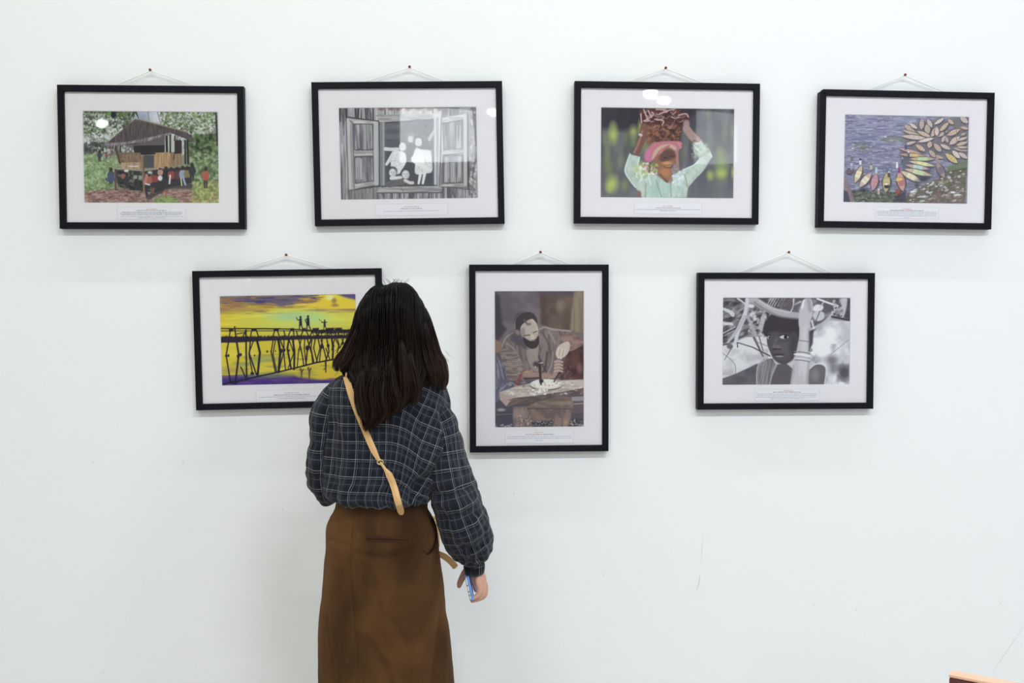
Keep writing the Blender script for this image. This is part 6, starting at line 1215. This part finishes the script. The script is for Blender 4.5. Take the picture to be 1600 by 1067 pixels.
# stray hairs at the crown and the sides
for k in range(26):
    x0 = R.uniform(598, 636); P0 = W(x0, 445, -.01); ku = R.uniform(-.003, .003); P = [P0 + np.array([ku * i + (x0 - 617) * .00004 * i, -.001 * i, .0045 * i - .0003 * i * i]) for i in range(7)]; strand(P, .00045, 0, 0)
for k in range(22):
    sd = R.choice((-1, 1)); y0 = R.uniform(540, 600); x0 = {-1: 532, 1: 694}[sd] + R.uniform(-4, 4); P0 = W(x0, y0, -.04); P = [P0 + np.array([sd * .003 * i, 0, -.005 * i + .0004 * i * i]) for i in range(6)]; strand(P, .0005, .4, .8)
me = bpy.data.meshes.new('hair'); me.from_pydata([tuple(map(float, p)) for p in HV], [], HF); me.update(); ta = me.attributes.new('tip', 'FLOAT', 'POINT'); ta.data.foreach_set('value', np.array(TIP, np.float32)); hair = link('hair', me, MATS['hair'], None, True); child(hair)

# --- phone in the right hand
phone = empty('phone', tuple(W(733.2, 913, HY)), 'blue cased phone held in the right hand beside the skirt', 'phone')
ax = Vector(W(738.2, 934, HY) - W(729.5, 895, HY)).normalized(); dp = (Vector((0, 1, 0)) - ax * ax.y).normalized(); th_ = ax.cross(dp)
PM = Matrix(((th_.x, dp.x, ax.x, 0), (th_.y, dp.y, ax.y, 0), (th_.z, dp.z, ax.z, 0), (0, 0, 0, 1)))
def pbox(name, lo, hi, m, bev):
    bm = bmesh.new(); box_bm(bm, lo, hi, bev); bmesh.ops.transform(bm, matrix=PM, verts=bm.verts); bmesh.ops.recalc_face_normals(bm, faces=bm.faces); return from_bm(name, bm, MATS[m], phone, True)
sg = 1 if th_.x > 0 else -1
def xr(a, b): return (min(sg * a, sg * b), max(sg * a, sg * b))
for nm, (a, b), m, ln, bv in (('case', (-.0012, .0055), 'phone_case', .0325, .003), ('phone_body', (-.0050, -.0010), 'phone_side', .0312, .0012), ('screen', (-.0056, -.0048), 'phone_glass', .0300, .0003)):
    lo, hi = xr(a, b); pbox(nm, (lo, -.045, -ln), (hi, .095, ln), m, bv)
lo, hi = xr(-.0058, .0057); pbox('case_bumper', (lo, -.046, .0275), (hi, .096, .0335), 'phone_case', .0028); pbox('case_bumper', (lo, -.046, -.0335), (hi, .096, -.0308), 'phone_case', .0012)
for zz in (-.012, .006, .016): lo, hi = xr(-.0042, -.0022); pbox('port', (lo, -.0455, zz), (hi, -.0445, zz + .004), 'phone_glass', 0)

# ---------------------------------------------------------------- wooden chair at the lower right
D1 = 1.62
p0 = at(1487.5, 1046.5, D1); top = float(p0[2])
ang = math.radians(-38)
chair = empty('wooden_chair', (float(p0[0]), float(p0[1]), 0), 'dark wooden chair with pale top rail in the bottom right corner', 'chair')
chair.rotation_euler = (0, 0, ang)
wc, dc = .44, .42          # local x runs along the back rail, local +y away from the viewer's side of the back
box('top_rail', (0, -.026, top - .005), (wc, 0, top), MATS['chair_light'], chair, .0015)
box('back_rail', (0, -.0255, top - .095), (wc, -.003, top - .005), MATS['chair_dark'], chair, .004)
box('back_rail', (.03, -.022, .58), (wc - .03, -.006, .63), MATS['chair_dark'], chair, .004)
for i in range(4): x = .085 + i * .09; box('back_slat', (x - .015, -.020, .62), (x + .015, -.008, top - .09), MATS['chair_dark'], chair, .003)
for x in (.0, wc - .036): box('leg', (x, -.025, 0), (x + .036, -.002, top - .006), MATS['chair_dark'], chair, .004)
for x in (.0, wc - .036): box('leg', (x, dc - .04, 0), (x + .036, dc - .004, .43), MATS['chair_dark'], chair, .004)
box('seat', (-.012, -.002, .43), (wc + .012, dc + .012, .455), MATS['chair_dark'], chair, .008)
for x in (.004, wc - .026): box('seat_rail', (x, -.002, .37), (x + .022, dc - .04, .43), MATS['chair_dark'], chair, .003)
box('seat_rail', (.036, dc - .032, .37), (wc - .036, dc - .010, .43), MATS['chair_dark'], chair, .003)
for x in (.007, wc - .029): box('stretcher', (x, -.004, .17), (x + .022, dc - .038, .195), MATS['chair_dark'], chair, .003)
